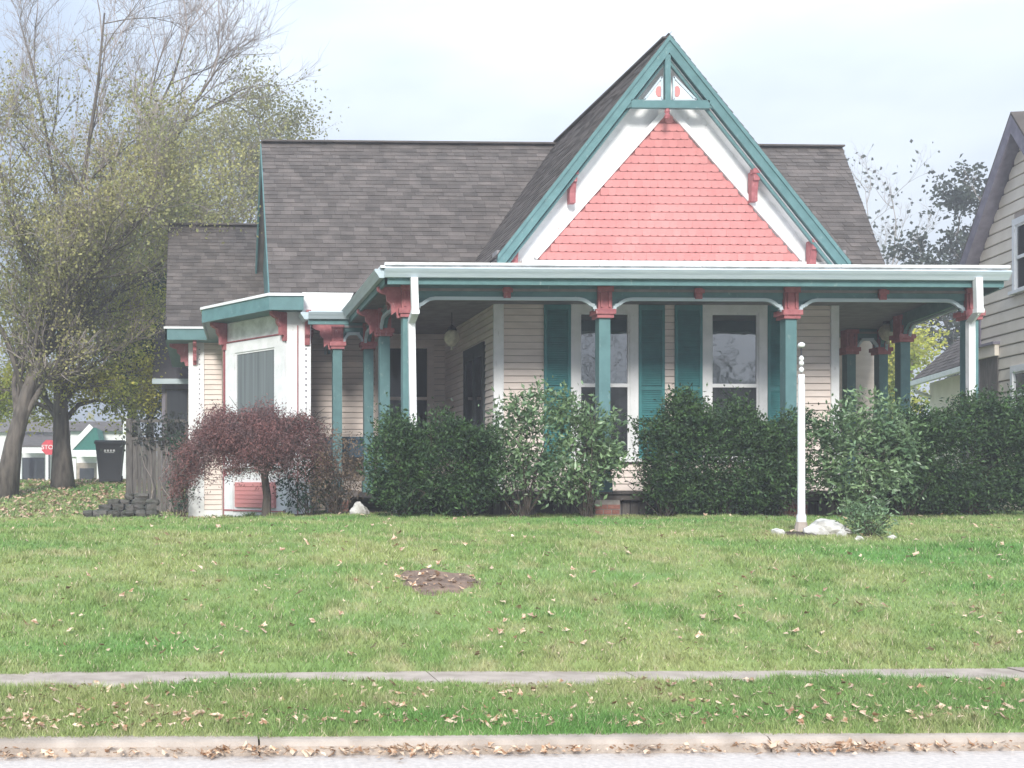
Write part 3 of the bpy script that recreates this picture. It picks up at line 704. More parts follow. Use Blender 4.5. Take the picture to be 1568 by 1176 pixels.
ceil_o = MB().prism([(p[0]+(.03 if p[0] < 4 else -.02), p[1]+.05, CE+.065) for p in rin], (0, 0, .04)).build('porch_ceiling', 'ceil', H)
# gutters and fascia
def gutter(a, b, z1, h=.13, dpt=.13):
    mt_ = local(a, b); Lq = (Vector((b[0], b[1]))-Vector((a[0], a[1]))).length
    pr = [(0, 0, z1), (0, -dpt, z1), (0, -dpt-.012, z1-.015), (0, -dpt+.01, z1-.05), (0, -dpt*.75, z1-h*.6), (0, -dpt*.5, z1-h), (0, 0, z1-h)]
    return xf(MB().prism(pr, (Lq, 0, 0)), mt_).build('gutter', 'gutter', H)
GZ = zz(1000, 412, 16.4); 
cor = Vector((gl, YG)); ga = cor; gb = Vector((gr, YG))
gutter(ga, gb, GZ)
sc1 = Vector((gl-.0, 20.5)); sc2 = Vector((at(472, 478, 20.5).x, 20.5)); sc3 = Vector((sc2.x-.02, YW))
gutter(sc1, ga, GZ); gutter(sc2, sc1, GZ-.03); gutter(sc3, sc2, GZ-.03)
fr = [(gl+.01, 20.5), (gl+.01, YG+.01), (gr-.02, YG+.01)]
for a, b in zip(fr, fr[1:]):
    xf(MB().box((0, .0, GZ-.22), (((b[0]-a[0])**2+(b[1]-a[1])**2)**.5, .04, GZ-.01)), local(a, b)).build('fascia', 'teal', H)
xf(MB().box((0, .0, GZ-.25), (sc1.x-sc2.x, .04, GZ-.04)), local(sc2, sc1)).build('fascia', 'teal', H)
# right end: raking soffit edge of the porch roof
rr_ = [(gr-.04, YG+.02), (RS[0].x+.46, 19.7), (RS[1].x+.44, 22.0)]
for a, b in zip(rr_, rr_[1:]):
    dd = ((b[0]-a[0])**2+(b[1]-a[1])**2)**.5
    xf(MB().box((0, .0, GZ-.24), (dd, .04, GZ+.01)), local(a, b)).build('fascia', 'teal', H)
# white porch roof (low slope) with worn drip strip
RT = 4.98
pr1 = [(gl-.06, YG-.06, GZ+.005), (gr-.35, YG-.06, GZ+.005), (gr+.1, YG+.02, GZ+.004), (RS[0].x+.5, 19.7, GZ+.005), (xR+.3, YF, RT+.05), (xL-.2, YF, RT+.05)]
MB().prism(pr1[:2]+[pr1[4], pr1[5]], (0, 0, .035)).build('porch_roof', 'membrane', H)
MB().prism([pr1[1], pr1[2], pr1[3], pr1[4]], (0, 0, .033)).build('porch_roof', 'membrane', H)
MB().prism([pr1[0], pr1[5], (xL-.2, YW, RT+.05), (gl-.06, 20.6, GZ+.005)], (0, 0, .034)).build('porch_roof', 'membrane', H)
MB().prism([pr1[3], (RS[1].x+.5, 22.2, GZ+.005), (RS[1].x+.5, 23.2, RT), (xR+.2, 23.2, RT), pr1[4]], (0, 0, .034)).build('porch_roof', 'membrane', H)
x = gl
while x < gr-.2:                        # turned-up flashing strips, slightly uneven
    l_ = random.uniform(1.1, 2.4); MB().box((x, YG-.10, GZ+.042), (min(x+l_-.01, gr), YG-.02, GZ+.085+random.uniform(-.006, .006))).build('flashing_strip', 'membrane', H); x += l_
# downspouts
def downspout(u1, v1, u2, v2, u3, zb, Y=16.62):
    a = at(u1, 425, Y-.2); b = at(u1+1.5, v1, Y-.18); c = at(u2, v2, Y+.12); d_ = Vector((at(u3, 640, Y+.15).x, Y+.15, zb))
    o = MB().bar(a, b, .10, .08, (0, 1, 0)).bar(b, c, .10, .08, (0, 1, 0)).bar(c, d_, .10, .08, (0, 1, 0)).build('downspout', 'white', H)
    MB().bar(b+Vector((0, 0, .03)), b-Vector((0, 0, .03)), .115, .095, (0, 1, 0)).build('elbow_joint', 'white', o)
downspout(634, 478, 630, 492, 634, 1.5); downspout(1497, 476, 1486, 492, 1487, 1.3)
# brackets under left eaves
for (px_, py_, d_, zt_) in ((la.x+.12, YLB-.04, (0, -1), fz-.26), (la.x-.03, YLB+.2, (-1, 0), fz-.26)):
    bracket(MB(), (px_, py_, 0), d_, .42, zt_, .5, .08).build('bracket', 'red', H)
for s_ in (.06, Lc-.02):
    p_ = mc @ Vector((s_, -.03, 0)); dd = mc.to_3x3() @ Vector((0, -1, 0)); bracket(MB(), p_, dd, .36, FZ-.23, .52, .09).build('bracket', 'red', H)
bracket(MB(), (b1.x-.05, YB-.04, 0), (0, -1), .36, FZ-.23, .6, .09).build('bracket', 'red', H)
xx = SIDE[2].x-.42
bracket(MB(), (xx, YW-.05, 0), (0, -1), .9, BT-.05, .9, .09).build('bracket', 'red', H)

# ---- gable
YR = 18.42                                       # barge board face
ap = at(1025, 55, YR); fl_ = at(762, 392, YR); frt = at(1302, 403, YR)
GX = ap.x
def vec(p): return Vector(p)
def rakepoly(pA, pF, w0, w1):
    """board along the rake from apex to foot, between perpendicular offsets w0..w1 below the top edge; cut plumb at both ends"""
    d = (pF-pA).normalized(); sl = abs(d.z/d.x)
    k = math.sqrt(1+sl*sl)
    return [pA+Vector((0, 0, -w0*k)), pF+Vector((0, 0, -w0*k)), pF+Vector((0, 0, -w1*k)), pA+Vector((0, 0, -w1*k))]
for ft in (fl_, frt):
    sgn = -1 if ft.x < GX else 1
    MB().prism(rakepoly(ap, ft, 0, .17), (0, .05, 0)).build('barge_board', 'teal', H)
    MB().prism([p+Vector((0, -.025, 0)) for p in rakepoly(ap, ft, -.01, .045)], (0, .026, 0)).build('barge_moulding', 'gutter' if False else 'teal', H)
    # inner moulding, stepped back
    MB().prism([p+Vector((0, .09, 0)) for p in rakepoly(ap, ft, .15, .235)], (0, .045, 0)).build('barge_moulding', 'teal', H)
    # soffit between barge board and wall
    q = rakepoly(ap, ft, .16, .19); MB().add([q[3]+Vector((0, .05, 0)), q[2]+Vector((0, .05, 0)), q[2]+Vector((0, YF-YR, 0)), q[3]+Vector((0, YF-YR, 0))], [(0, 1, 2, 3)]).build('soffit', 'white', H)
    # roof slab back to the main ridge
    back = Vector((0, 24.4-YR, 0)); up = Vector((0, 0, .015))
    foot = ft+(ft-ap).normalized()*.05
    rs = slab('roof', [ap+up, foot+up, foot+back+up, ap+back+up], .02, 'sheath', H)
    dirv = (ap-foot).normalized(); slen = (ap-foot).length
    tabs(foot+up+Vector((0, -.02, 0)), (0, 1, 0), dirv, lambda t: 0, lambda t: min(24.4-YR, 3.0+t*.75), int(slen/.138)+1, .138, rs)
MB().bar(ap+Vector((0, .05, .0)), ap+Vector((0, 24.3-YR, .03)), .18, .03).build('ridge_cap', 'shingle', H)
# gable wall face: white field, then pink scales
k_l = at(806, 400, YF).x; k_r = at(1243, 404, YF).x; gb_z = at(1025, 401, YF).z
slL = (ap.z-fl_.z)/(GX-fl_.x); slR = (ap.z-frt.z)/(frt.x-GX)
top = ap.z-.28
MB().prism([(fl_.x+.12, YF-.01, fl_.z-.2), (frt.x-.12, YF-.01, fl_.z-.2), (GX, YF-.01, top)], (0, .12, 0)).build('gable_wall', 'white', H)
pA = at(1022, 172, YF-.03); pL = at(821, 398, YF-.03); pR = at(1224, 400, YF-.03)
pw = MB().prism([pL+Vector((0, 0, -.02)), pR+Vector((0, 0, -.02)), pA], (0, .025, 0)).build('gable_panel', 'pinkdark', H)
rowh = .134; tw = .128
scale_me = MB().prism([(-tw*.497, 0, rowh*.93), (-tw*.497, 0, .016), (-tw*.36, 0, .004), (-tw*.16, 0, 0), (tw*.16, 0, 0), (tw*.36, 0, .004), (tw*.497, 0, .016), (tw*.497, 0, rowh*.93)], (0, .016, 0)).mesh('fish_scale_shingle', 'pink')
z = pL.z; r_ = 0; scn = 0; rest = MB(); hgt = pA.z-pL.z
while z < pA.z-.12:
    t = (z+.03-pL.z)/hgt; xa = pL.x+(pA.x-pL.x)*max(t, 0)+tw*.5; xb = pR.x+(pA.x-pR.x)*max(t, 0)-tw*.5
    x = xa+((r_ % 2)*.5*tw)
    x = math.floor(xa/tw)*tw+(r_ % 2)*tw*.5
    while x <= xb+.02:
        if x >= xa-.03:
            yj = YF-.052-random.uniform(0, .004)
            if scn < 300:
                o = link('fish_scale_shingle', scale_me, pw, (x, yj, z)); o.rotation_euler = (R(3.2), 0, 0); scn += 1
            else:
                mtq = Matrix.Translation((x, yj, z)) @ Matrix.Rotation(R(3.2), 4, 'X'); rest.add([mtq @ v.co for v in scale_me.vertices], [tuple(p.vertices) for p in scale_me.polygons])
        x += tw
    z += rowh; r_ += 1
if rest.v: tag(rest.build('scale_field', 'pink', pw), kind='stuff')
# white sloping frame boards over the edges of the pink field
for pf, sg in ((pL, -1), (pR, 1)):
    d = (pA-pf).normalized(); n = Vector((-d.z*1, 0, d.x)) if sg < 0 else Vector((d.z, 0, -d.x))
    off = Vector((0, -.06, 0))
    q = [pf+off, pA+off, pA+n*.06+off+Vector((0, 0, .05)), pf+n*.06+off]
    MB().prism(q, (0, .045, 0)).build('gable_trim', 'white', H)
MB().box((at(797, 400, YF).x, YF-.09, gb_z-.19), (at(1262, 400, YF).x, YF-.012, gb_z-.0)).build('base_board', 'white', H)
# red brackets on the gable
for u_, v_, h_ in ((880, 262, .44), (1160, 260, .44), (791, 368, .42), (1250, 366, .42)):
    p_ = at(u_, v_, YF-.3); g_ = MB(); x_ = p_.x; zt_ = p_.z
    g_.box((x_-.05, YR+.1, zt_-.16), (x_+.05, YF-.07, zt_)); g_.box((x_-.05, YF-.2, zt_-h_-.05), (x_+.05, YF-.07, zt_-.16))
    g_.prism([(x_-.05, YR+.14, zt_-.161), (x_-.05, YF-.201, zt_-.161), (x_-.05, YF-.201, zt_-h_*.75)], (.1, 0, 0)); g_.box((x_-.065, YR+.08, zt_-.05), (x_+.065, YR+.2, zt_+.03))
    g_.build('bracket', 'red', H)
for u_ in (768, 1293):
    p_ = at(u_, 380, YR); MB().box((p_.x-.06, YR+.06, p_.z-.16), (p_.x+.06, YF-.02, p_.z-.02)).build('eave_block', 'ceil', H)
# peak ornament: collar tie, king post, pierced panels, pendant
YO = YR+.02
cz = at(1027, 160, YO).z; cl_ = at(966, 160, YO).x; cr_ = at(1086, 160, YO).x
orn = MB().box((cl_, YO-.02, cz-.06), (cr_, YO+.06, cz+.07)).build('collar_tie', 'teal', H)
MB().box((GX-.045-.02, YO-.015, cz+.071), (GX+.045-.02, YO+.055, ap.z-.3)).build('king_post', 'teal', orn)
for u0, v0, u1, v1, u2, v2 in ((1013, 118, 1013, 153, 986, 153), (1031, 118, 1031, 153, 1065, 153)):
    A, B, D = at(u0, v0, YO), at(u1, v1, YO), at(u2, v2, YO)
    MB().prism([A, B, D], (0, .03, 0)).build('pierced_panel', 'white', orn)
    c_ = (A+B*1.7+D*.5)/3.2
    MB().prism([(c_.x+.055*math.cos(t)*(1), YO-.012, c_.z+.02+.09*math.sin(t)) for t in np.linspace(0, 6.28, 13)[:-1]], (0, .011, 0)).build('panel_inset', 'pink', orn)
    for p_, q_ in ((A, B), (B, D), (D, A)): MB().bar(p_+Vector((0, -.01, 0)), q_+Vector((0, -.01, 0)), .03, .03, (0, 1, 0)).build('panel_bead', 'gutter', orn)
MB().lathe((GX-.02, YO+.02, cz-.24), [(.0, 0), (.035, .02), (.05, .06), (.03, .10), (.045, .13), (.03, .179)], 8).build('pendant', 'red', orn)
for sgn, uu in ((-1, 952), (1, 1098)):
    a_ = at(uu, 168, YO); MB().prism([a_, a_+Vector((-sgn*.22, 0, .07)), a_+Vector((-sgn*.2, 0, .16)), a_+Vector((sgn*.02, 0, .12))], (0, .05, 0)).build('curved_brace', 'teal', orn)

# hanging porch lights
def lantern(u, v, Y, dia, label, name='porch_lantern'):
    p = at(u, v, Y); t = thing(name, label, 'lantern', (p.x, p.y, p.z)); r = dia/2
    MB().lathe(p, [(.02, -r*1.15), (r*.55, -r*.95), (r*.92, -r*.4), (r, .1*r), (r*.8, r*.6), (r*.45, r*.9)], 12).build('globe', 'lamp', t, smooth=True)
    MB().lathe(p+Vector((0, 0, r*.9)), [(r*.6, 0), (r*.5, .05), (.03, .08), (.012, .10)], 10).tube([p+Vector((0, 0, r*.9+.09)), Vector((p.x, p.y, CE+.064))], .008, 5).build('chain', 'iron', t)
    MB().lathe(p+Vector((0, 0, -r*1.15-.06)), [(.008, 0), (.028, .02), (.02, .059)], 8).build('finial', 'lamp', t)
lantern(692, 517, 19.7, .28, 'frosted globe lantern hanging in the porch beside the side door')
lantern(1359, 508, 20.6, .30, 'yellowed globe lantern hanging at the far right of the porch')
# dark bench/box on the side porch
bx = at(536, 655, 21.9); b = thing('storage_bench', 'dark blue storage bench on the side porch behind the corner post', 'bench', (bx.x, 21.9, FL))
MB().box((bx.x-.45, 21.75, 2.10), (bx.x+.45, 22.25, 2.42)).build('box', 'bluebox', b); MB().box((bx.x-.48, 21.72, 2.42), (bx.x+.48, 22.28, 2.49)).build('lid', 'bluebox', b)
for s_ in (-1, 1):
    for y_ in (21.8, 22.2): MB().box((bx.x+s_*.4-.03, y_-.03, FL), (bx.x+s_*.4+.03, y_+.03, 2.10)).build('foot', 'iron', b)

# rear addition, dark, behind the left wing
ra0 = at(233, 583, 31.5); ra1 = at(300, 583, 31.5)
MB().prism([(ra0.x, 31.5, ra0.z+.05), (ra1.x+1, 31.5, ra0.z+.05), (ra1.x+1, 34, ra0.z+2.6), (ra0.x+.05, 34, ra0.z+2.6)], (0, 0, -.08)).build('rear_roof', 'sheath', H)
MB().box((ra0.x, 31.4, ra0.z-.09), (ra1.x+1, 31.5, ra0.z+.05)).build('gutter', 'gutter', H)
MB().box((ra0.x+.25, 31.9, .9), (ra1.x+1, 33.5, ra0.z-.01)).build('rear_wall', 'nsoffit', H)
fo = MB().box((ra0.x+.35, 31.84, 2.6), (ra0.x+1.0, 31.899, ra0.z-.2)).build('window', 'wood', H)
MB().box((ra0.x+.4, 31.82, 2.65), (ra0.x+.95, 31.839, ra0.z-.25)).build('pane', 'glassdark', fo)
MB().box((ra0.x+1.12, 31.55, .9), (ra0.x+1.22, 31.65, ra0.z-.1)).build('rear_post', 'white', H)

# ------------------------------------------------------------------ neighbour house on the right
N = thing('neighbour_house', 'tall cream clapboard house cut by the right edge of the picture', 'house', (15, 21, 1.1))
nd = Vector((.20, 1.0)).normalized(); Q0 = Vector((at(1568, 700, 20).x, 20.0))
def nsol(u):   # distance along the wall line where it is seen at column u
    a = (u-PU)/F; k = (math.sin(YAW)+a*math.cos(YAW))/(math.cos(YAW)-math.sin(YAW)*a)
    return (Q0.x-k*Q0.y)/(k*nd.y-nd.x)
def nz_(u, v): t = nsol(u); return at(u, v, Q0.y+nd.y*t).z
ov = .25
tc_ = nsol(1500); ta = nsol(1571); zap = nz_(1571, 200); zft = nz_(1502, 395) 
half = tc_-ta; slope = (zap-zft)/(nsol(1502)-ta)
# wall runs far end -> near end so that its boards face our house
far = Q0+nd*tc_; near = Q0-nd*(half-ta+.0 if False else (tc_-2*ta)); near = Q0+nd*(2*ta-tc_)
Ln = (far-near).length; ez = zap-(Ln/2)*slope
near2 = Q0-nd*4.0; 
NW = []
for (u0, u1, v0, v1) in ((1554, 1600, 445, 335), (1551, 1600, 640, 560)):
    sa = -(nsol(u0)-tc_); NW.append((sa, sa+.75, nz_(u0+4, v0), nz_(u0+4, v1)))
wall(far, near, .9, zap-.05, N, [(a, b, c-.06, d) for a, b, c, d in NW], h=.215, m='nsiding', backing='nsiding', clip=[(0, .9), (Ln, .9), (Ln, ez), (Ln/2, zap), (0, ez)])
mn = local(far, near)
xf(MB().box((-.02, -.04, .9), (.10, .02, ez-.1)), mn).build('corner_board', 'nsoffit', N)
# front return wall, facing the street (outside the frame but real)
wall((near.x, near.y), (near.x+6, near.y-.2), .9, ez, N, h=.215, m='nsiding', backing='nsiding')
apn = mn @ Vector((Ln/2, 0, zap+.35)); 
def npt(s, o_, z): return mn @ Vector((s, o_, z))
for sg in (-1, 1):
    rl = Ln/2+.35; foot_z = zap+.35-rl*slope
    a1 = npt(Ln/2, -ov, zap+.35); a2 = npt(Ln/2+sg*rl, -ov, foot_z); bx_ = mn.to_3x3() @ Vector((0, 6, 0))
    MB().prism([a1, a2, a2+bx_, a1+bx_], (0, 0, -.05)).build('roof', 'shingle', N)
    MB().prism([a1+Vector((0, 0, -.051)), a2+Vector((0, 0, -.051)), a2+Vector((0, 0, -.38)), a1+Vector((0, 0, -.38))], mn.to_3x3() @ Vector((0, .05, 0))).build('barge_board', 'nsoffit', N)
    MB().prism([npt(Ln/2, -ov+.051, zap), npt(Ln/2+sg*rl, -ov+.051, foot_z-.35), npt(Ln/2+sg*rl, .0, foot_z-.35), npt(Ln/2, .0, zap)], (0, 0, .03)).build('soffit', 'nsoffit', N)
for sa, sb, za, zb in NW: window(N, mn, sa, sb, za, zb, .09, 'glassdark', head=.12)
# notch: small roofed projection with dark recess beside the corner
sa = .02; sb = -(nsol(1532)-tc_)
nt0 = nz_(1515, 548); xf(MB().box((sa, -.10, nt0), (sb, -.022, nz_(1515, 531))), mn).build('window_hood', 'nsiding', N)
xf(MB().box((sa-.03, -.14, nz_(1515, 531)), (sb+.03, -.02, nz_(1515, 531)+.05)), mn).build('hood_cap', 'nsoffit', N)
xf(MB().box((sa+.0, -.035, .95), (sb-.03, -.021, nt0)), mn).build('recess_panel', 'wood', N)
# lower rear wing with gutter and white downspout
w0 = at(1396, 582, 30.0); w1 = at(1510, 549, 24.5)
gz0 = (w0.z+w1.z)/2
A_ = Vector((w0.x, w0.y, gz0)); B_ = Vector((w1.x, w1.y, gz0)); ndr = (A_-B_).normalized(); perp = Vector((ndr.y, -ndr.x, 0)); perp = perp if perp.x > 0 else -perp
rw = MB().prism([A_, B_, B_+perp*3+Vector((0, 0, 2.9)), A_+perp*3+Vector((0, 0, 2.9))], (0, 0, -.08)).build('rear_roof', 'sheath', N)
dv = (perp*3+Vector((0, 0, 2.9))).normalized()
tabs(B_+Vector((0, 0, .005)), ndr, dv, lambda t: 0, lambda t: (A_-B_).length, 26, .16, rw)
MB().bar(A_+Vector((0, 0, -.1))-perp*.05, B_+Vector((0, 0, -.1))-perp*.05, .12, .12).build('gutter', 'white', N)
MB().prism([A_+perp*.35-ndr*.3+Vector((0, 0, -.1)), B_+perp*.35+Vector((0, 0, -.1)), Vector((B_.x+perp.x*.35, B_.y+perp.y*.35, .9)), Vector((A_.x+perp.x*.35-ndr.x*.3, A_.y+perp.y*.35-ndr.y*.3, .9))], perp*.1).build('rear_wall', 'nsoffit' if False else 'nsiding', N)
dq = A_-ndr*.35-perp*.02; 
MB().tube([dq+Vector((0, 0, -.12)), dq+Vector((0, 0, -.3)), dq+perp*.4+Vector((.1, -.1, -.55)), dq+perp*.42+Vector((.1, -.1, -1.3))], .05, 6).build('downspout', 'white', N)

# ------------------------------------------------------------------ vegetation
def leaves_mesh(name, P, N_, size, m, parent=None, aspect=.5, fold=.25, droop=0.):
    """pointed folded leaves: 4 verts, 2 triangles each"""
    n = len(P); P = np.asarray(P); 
    t = rng.normal(size=(n, 3)); t /= np.linalg.norm(t, axis=1, keepdims=True)
    if N_ is not None: t = t*.9+N_; t[:, 2] -= droop; t /= np.linalg.norm(t, axis=1, keepdims=True)
    s = np.cross(t, rng.normal(size=(n, 3))); s /= np.linalg.norm(s, axis=1, keepdims=True)+1e-9
    u = np.cross(s, t); L_ = size*rng.uniform(.6, 1.35, (n, 1))
    V = np.empty((n, 4, 3), np.float32)
    V[:, 0] = P; V[:, 1] = P+t*L_*.5+s*L_*aspect*.5+u*L_*fold*.3; V[:, 2] = P+t*L_; V[:, 3] = P+t*L_*.5-s*L_*aspect*.5+u*L_*fold*.3
    b = np.arange(n)*4
    Fq = np.concatenate([np.stack([b, b+1, b+2], 1), np.stack([b, b+2, b+3], 1)])
    return npmesh(name, V.reshape(-1, 3), Fq, m, parent)
def stems(base, tips, r0, bend=.15, n=4):
    mb = MB()
    for t in tips:
        b = Vector(base)+Vector((random.gauss(0, .05), random.gauss(0, .05), 0)); t = Vector(t)
        mid = b.lerp(t, .45)+Vector((random.gauss(0, bend), random.gauss(0, bend), random.uniform(0, bend)))
        q = b.lerp(t, .75)+Vector((random.gauss(0, bend*.6), random.gauss(0, bend*.6), 0))
        mb.tube([b, mid, q, t], [r0, r0*.75, r0*.5, r0*.2], n, cap=False)
    return mb
def clumps(c, rad, n, k, rc, shell=.55, flat=.8, zmin=None):
    """n clump centres in an ellipsoid, k leaves each"""
    out_ = []; nr = []
    c = np.array(c); rad = np.array(rad)
    for _ in range(n):
        d = rng.normal(size=3); d /= np.linalg.norm(d); r = (shell+(1-shell)*rng.random())**.6*(1+max(0, rng.normal())*.05)
        d2 = np.sign(d)*np.abs(d)**flat; d2 = d2/max(1e-6, (np.abs(d2)**2.6).sum()**(1/2.6))
        p = c+d2*rad*r
        q = p+rng.normal(size=(k, 3))*rc
        out_.append(q); nr.append(np.repeat((d*.5)[None], k, 0))
    return np.concatenate(out_), np.concatenate(nr)
def shrub(name, label, cat, u0, u1, vtop, vbase, Y, dep, m, nc, k, rc, leaf, aspect=.5, group=None, stemr=.009, nst=26, low=.18, flat=.7, bump=.06, loose=.3):
    a = at(u0, vbase, Y); b = at(u1, vbase, Y); g = gz((a.x+b.x)/2, Y); top = at((u0+u1)/2, vtop, Y).z
    cx, W, Hh = (a.x+b.x)/2, (b.x-a.x)/2, (top-g)
    t = thing(name, label, cat, (cx, Y, g), group=group)
    c = (cx, Y, g+Hh*(low+(1-low)/2)); rad = (W, dep, Hh*(1-low)/2)
    P, Nn = clumps(c, rad, nc, k, rc, .35, flat)
    # uneven outline and loose gaps low down
    w1 = np.sin(P[:, 0]*5.1+1)*np.sin(P[:, 0]*2.3+P[:, 2]*3); P[:, 2] += bump*w1*(P[:, 2]-g)/Hh
    keep = rng.random(len(P)) < np.clip(loose+1.5*(P[:, 2]-g)/Hh, .1, 1); keep &= P[:, 2] > g+.02
    leaves_mesh('foliage', P[keep], Nn[keep], leaf, m, t, aspect)['kind'] = 'stuff'
    # shoots sticking out of the top
    tips = []
    nb_ = max(1, int(2*W/.8)); mbs = MB()
    for q in range(nb_):
        bxx = cx-W+2*W*(q+.5)/nb_
        tp = [(bxx+random.uniform(-.75, .75)*min(W, .7), Y+random.uniform(-.8, .8)*dep, g+Hh*random.uniform(.35, .97)) for _ in range(nst)]
        s_ = stems((bxx, Y, g-.03), tp, stemr); mbs.add(s_.v, s_.f)
    mbs.build('stem', 'stem', t)
    return t
shrub('hedge', 'dense dark green hedge in front of the porch, left of the tall leafy shrub', 'hedge', 566, 768, 633, 787, 16.25, .45, 'hedge', 1440, 26, .075, .06, .4, low=.03, loose=.45, nst=14, stemr=.009, flat=.72, bump=.26)
shrub('leafy_shrub', 'tall loose shrub with glossy pale green leaves before the left front window', 'shrub', 752, 950, 600, 787, 16.2, .5, 'rhodo', 330, 26, .085, .085, .42, nst=20, low=.12, flat=1.0, bump=.14, stemr=.011)
shrub('hedge', 'clipped dark hedge in front of the middle windows, left of the white pole', 'hedge', 975, 1243, 620, 787, 16.25, .45, 'hedge', 1840, 26, .075, .06, .4, low=.03, loose=.45, nst=14, stemr=.009, flat=.72, bump=.26)
shrub('leafy_shrub', 'loose light green shrub with glossy leaves just right of the white pole', 'shrub', 1255, 1395, 616, 790, 15.9, .4, 'rhodo', 300, 24, .085, .08, .42, nst=12, low=.03, flat=.85, bump=.12, loose=.4)
shrub('hedge', 'long dark hedge running out of the picture at the right', 'hedge', 1330, 1640, 618, 795, 16.25, .5, 'hedge', 2240, 26, .08, .06, .4, low=.03, loose=.45, nst=14, stemr=.009, flat=.72, bump=.26)
shrub('brown_shrub', 'thin dry brownish shrub between the maple and the hedge', 'shrub', 470, 565, 668, 790, 18.0, .35, 'brownleaf', 120, 18, .09, .05, .4, nst=30, low=.1, stemr=.008, flat=1.0)
shrub('low_shrub', 'sparse dark green shrub under the right side of the maple', 'shrub', 425, 520, 700, 795, 18.6, .4, 'dkgreen', 90, 18, .08, .07, .4, nst=18, low=.05, stemr=.008, flat=1.0)
shrub('small_bush', 'small bright green bush beside the white boulder on the lawn', 'bush', 1300, 1356, 776, 852, 12.85, .2, 'rhodo', 60, 20, .06, .055, .4, nst=16, low=.0, stemr=.006, flat=1.0)
shrub('weed', 'low spreading weed at the edge of the rock bed', 'plant', 1340, 1380, 838, 862, 12.5, .14, 'rhodo', 14, 12, .05, .07, .4, nst=6, low=.0, stemr=.004, flat=1.0)
shrub('creeper', 'climbing green plant beside the foot of the left corner of the house', 'plant', 262, 290, 660, 800, 25.0, .2, 'dkgreen', 60, 14, .08, .08, .5, nst=10, low=.0, flat=1.0)

# Japanese maple: umbrella crown of fine purple leaves
mb_ = at(407, 792, 18.7); g = gz(mb_.x, 18.7)
t = thing('maple_tree', 'purple weeping maple with a low umbrella crown before the corner window', 'tree', (mb_.x, 18.7, g))
def mpx(u, v, dy=0): return at(u, v, 18.7+dy)
tr = MB(); tr.tube([(mb_.x, 18.7, g-.05), mpx(409, 760), mpx(405, 728), mpx(410, 700)], [.085, .066, .06, .05], 8)
LIMB = [[(405, 728), (380, 700), (330, 672), (285, 700)], [(405, 728), (430, 690), (470, 660), (505, 690)], [(410, 700), (400, 665), (375, 645), (330, 650)], [(410, 700), (430, 660), (460, 640), (490, 655)], [(405, 715), (370, 690), (300, 690), (268, 735)], [(410, 705), (450, 690), (490, 690), (520, 730)]]
PL = []
for lb_ in LIMB:
    for q in range(3):
        dy = (q-1)*.55; pts_ = [mpx(u+random.uniform(-6, 6)*(i > 0), v+random.uniform(-5, 5)*(i > 0), dy*i/3) for i, (u, v) in enumerate(lb_)]
        tr.tube(pts_, [.035, .024, .015, .008], 5, cap=False)
        for i in range(1, 4):
            for _ in range(9):
                s_ = pts_[i-1].lerp(pts_[i], random.random()); e_ = s_+Vector((random.gauss(0, .22), random.gauss(0, .22), random.gauss(.08, .12)))
                tr.tube([s_, s_.lerp(e_, .5)+Vector((0, 0, .04)), e_], [.007, .005, .003], 3, cap=False); PL.append(e_)
tr.build('trunk', 'bark', t)
cen = mpx(392, 700); Pm = []; Nm = []
for _ in range(2300):
    a_ = rng.uniform(0, 6.283); r_ = rng.random()**.5; xw = math.cos(a_)*r_; yw = math.sin(a_)*r_
    xw_ = cen.x+xw*1.36; top_ = (1-abs(xw)**3.6*.95)*(1-abs(yw)**2*.5)
    ztop = cen.z-.38+1.14*top_; th = .42+.35*rng.random()
    z_ = ztop-rng.random()**1.4*th-.0
    if xw > .25 and rng.random() < .5*(xw): continue
    c_ = np.array([xw_, 18.7+yw*1.15, z_]); c_[2] += .09*math.sin(xw_*8)+.06*math.sin(yw*8+xw_*3); c_ += rng.normal(size=3)*.05
    Pm.append(c_+rng.normal(size=(22, 3))*np.array([.085, .085, .05])); Nm.append(np.repeat(np.array([[xw*.6, yw*.6, -.25]]), 22, 0))
leaves_mesh('crown', np.concatenate(Pm), np.concatenate(Nm), .052, 'maple', t, .28, droop=.3)['kind'] = 'stuff'

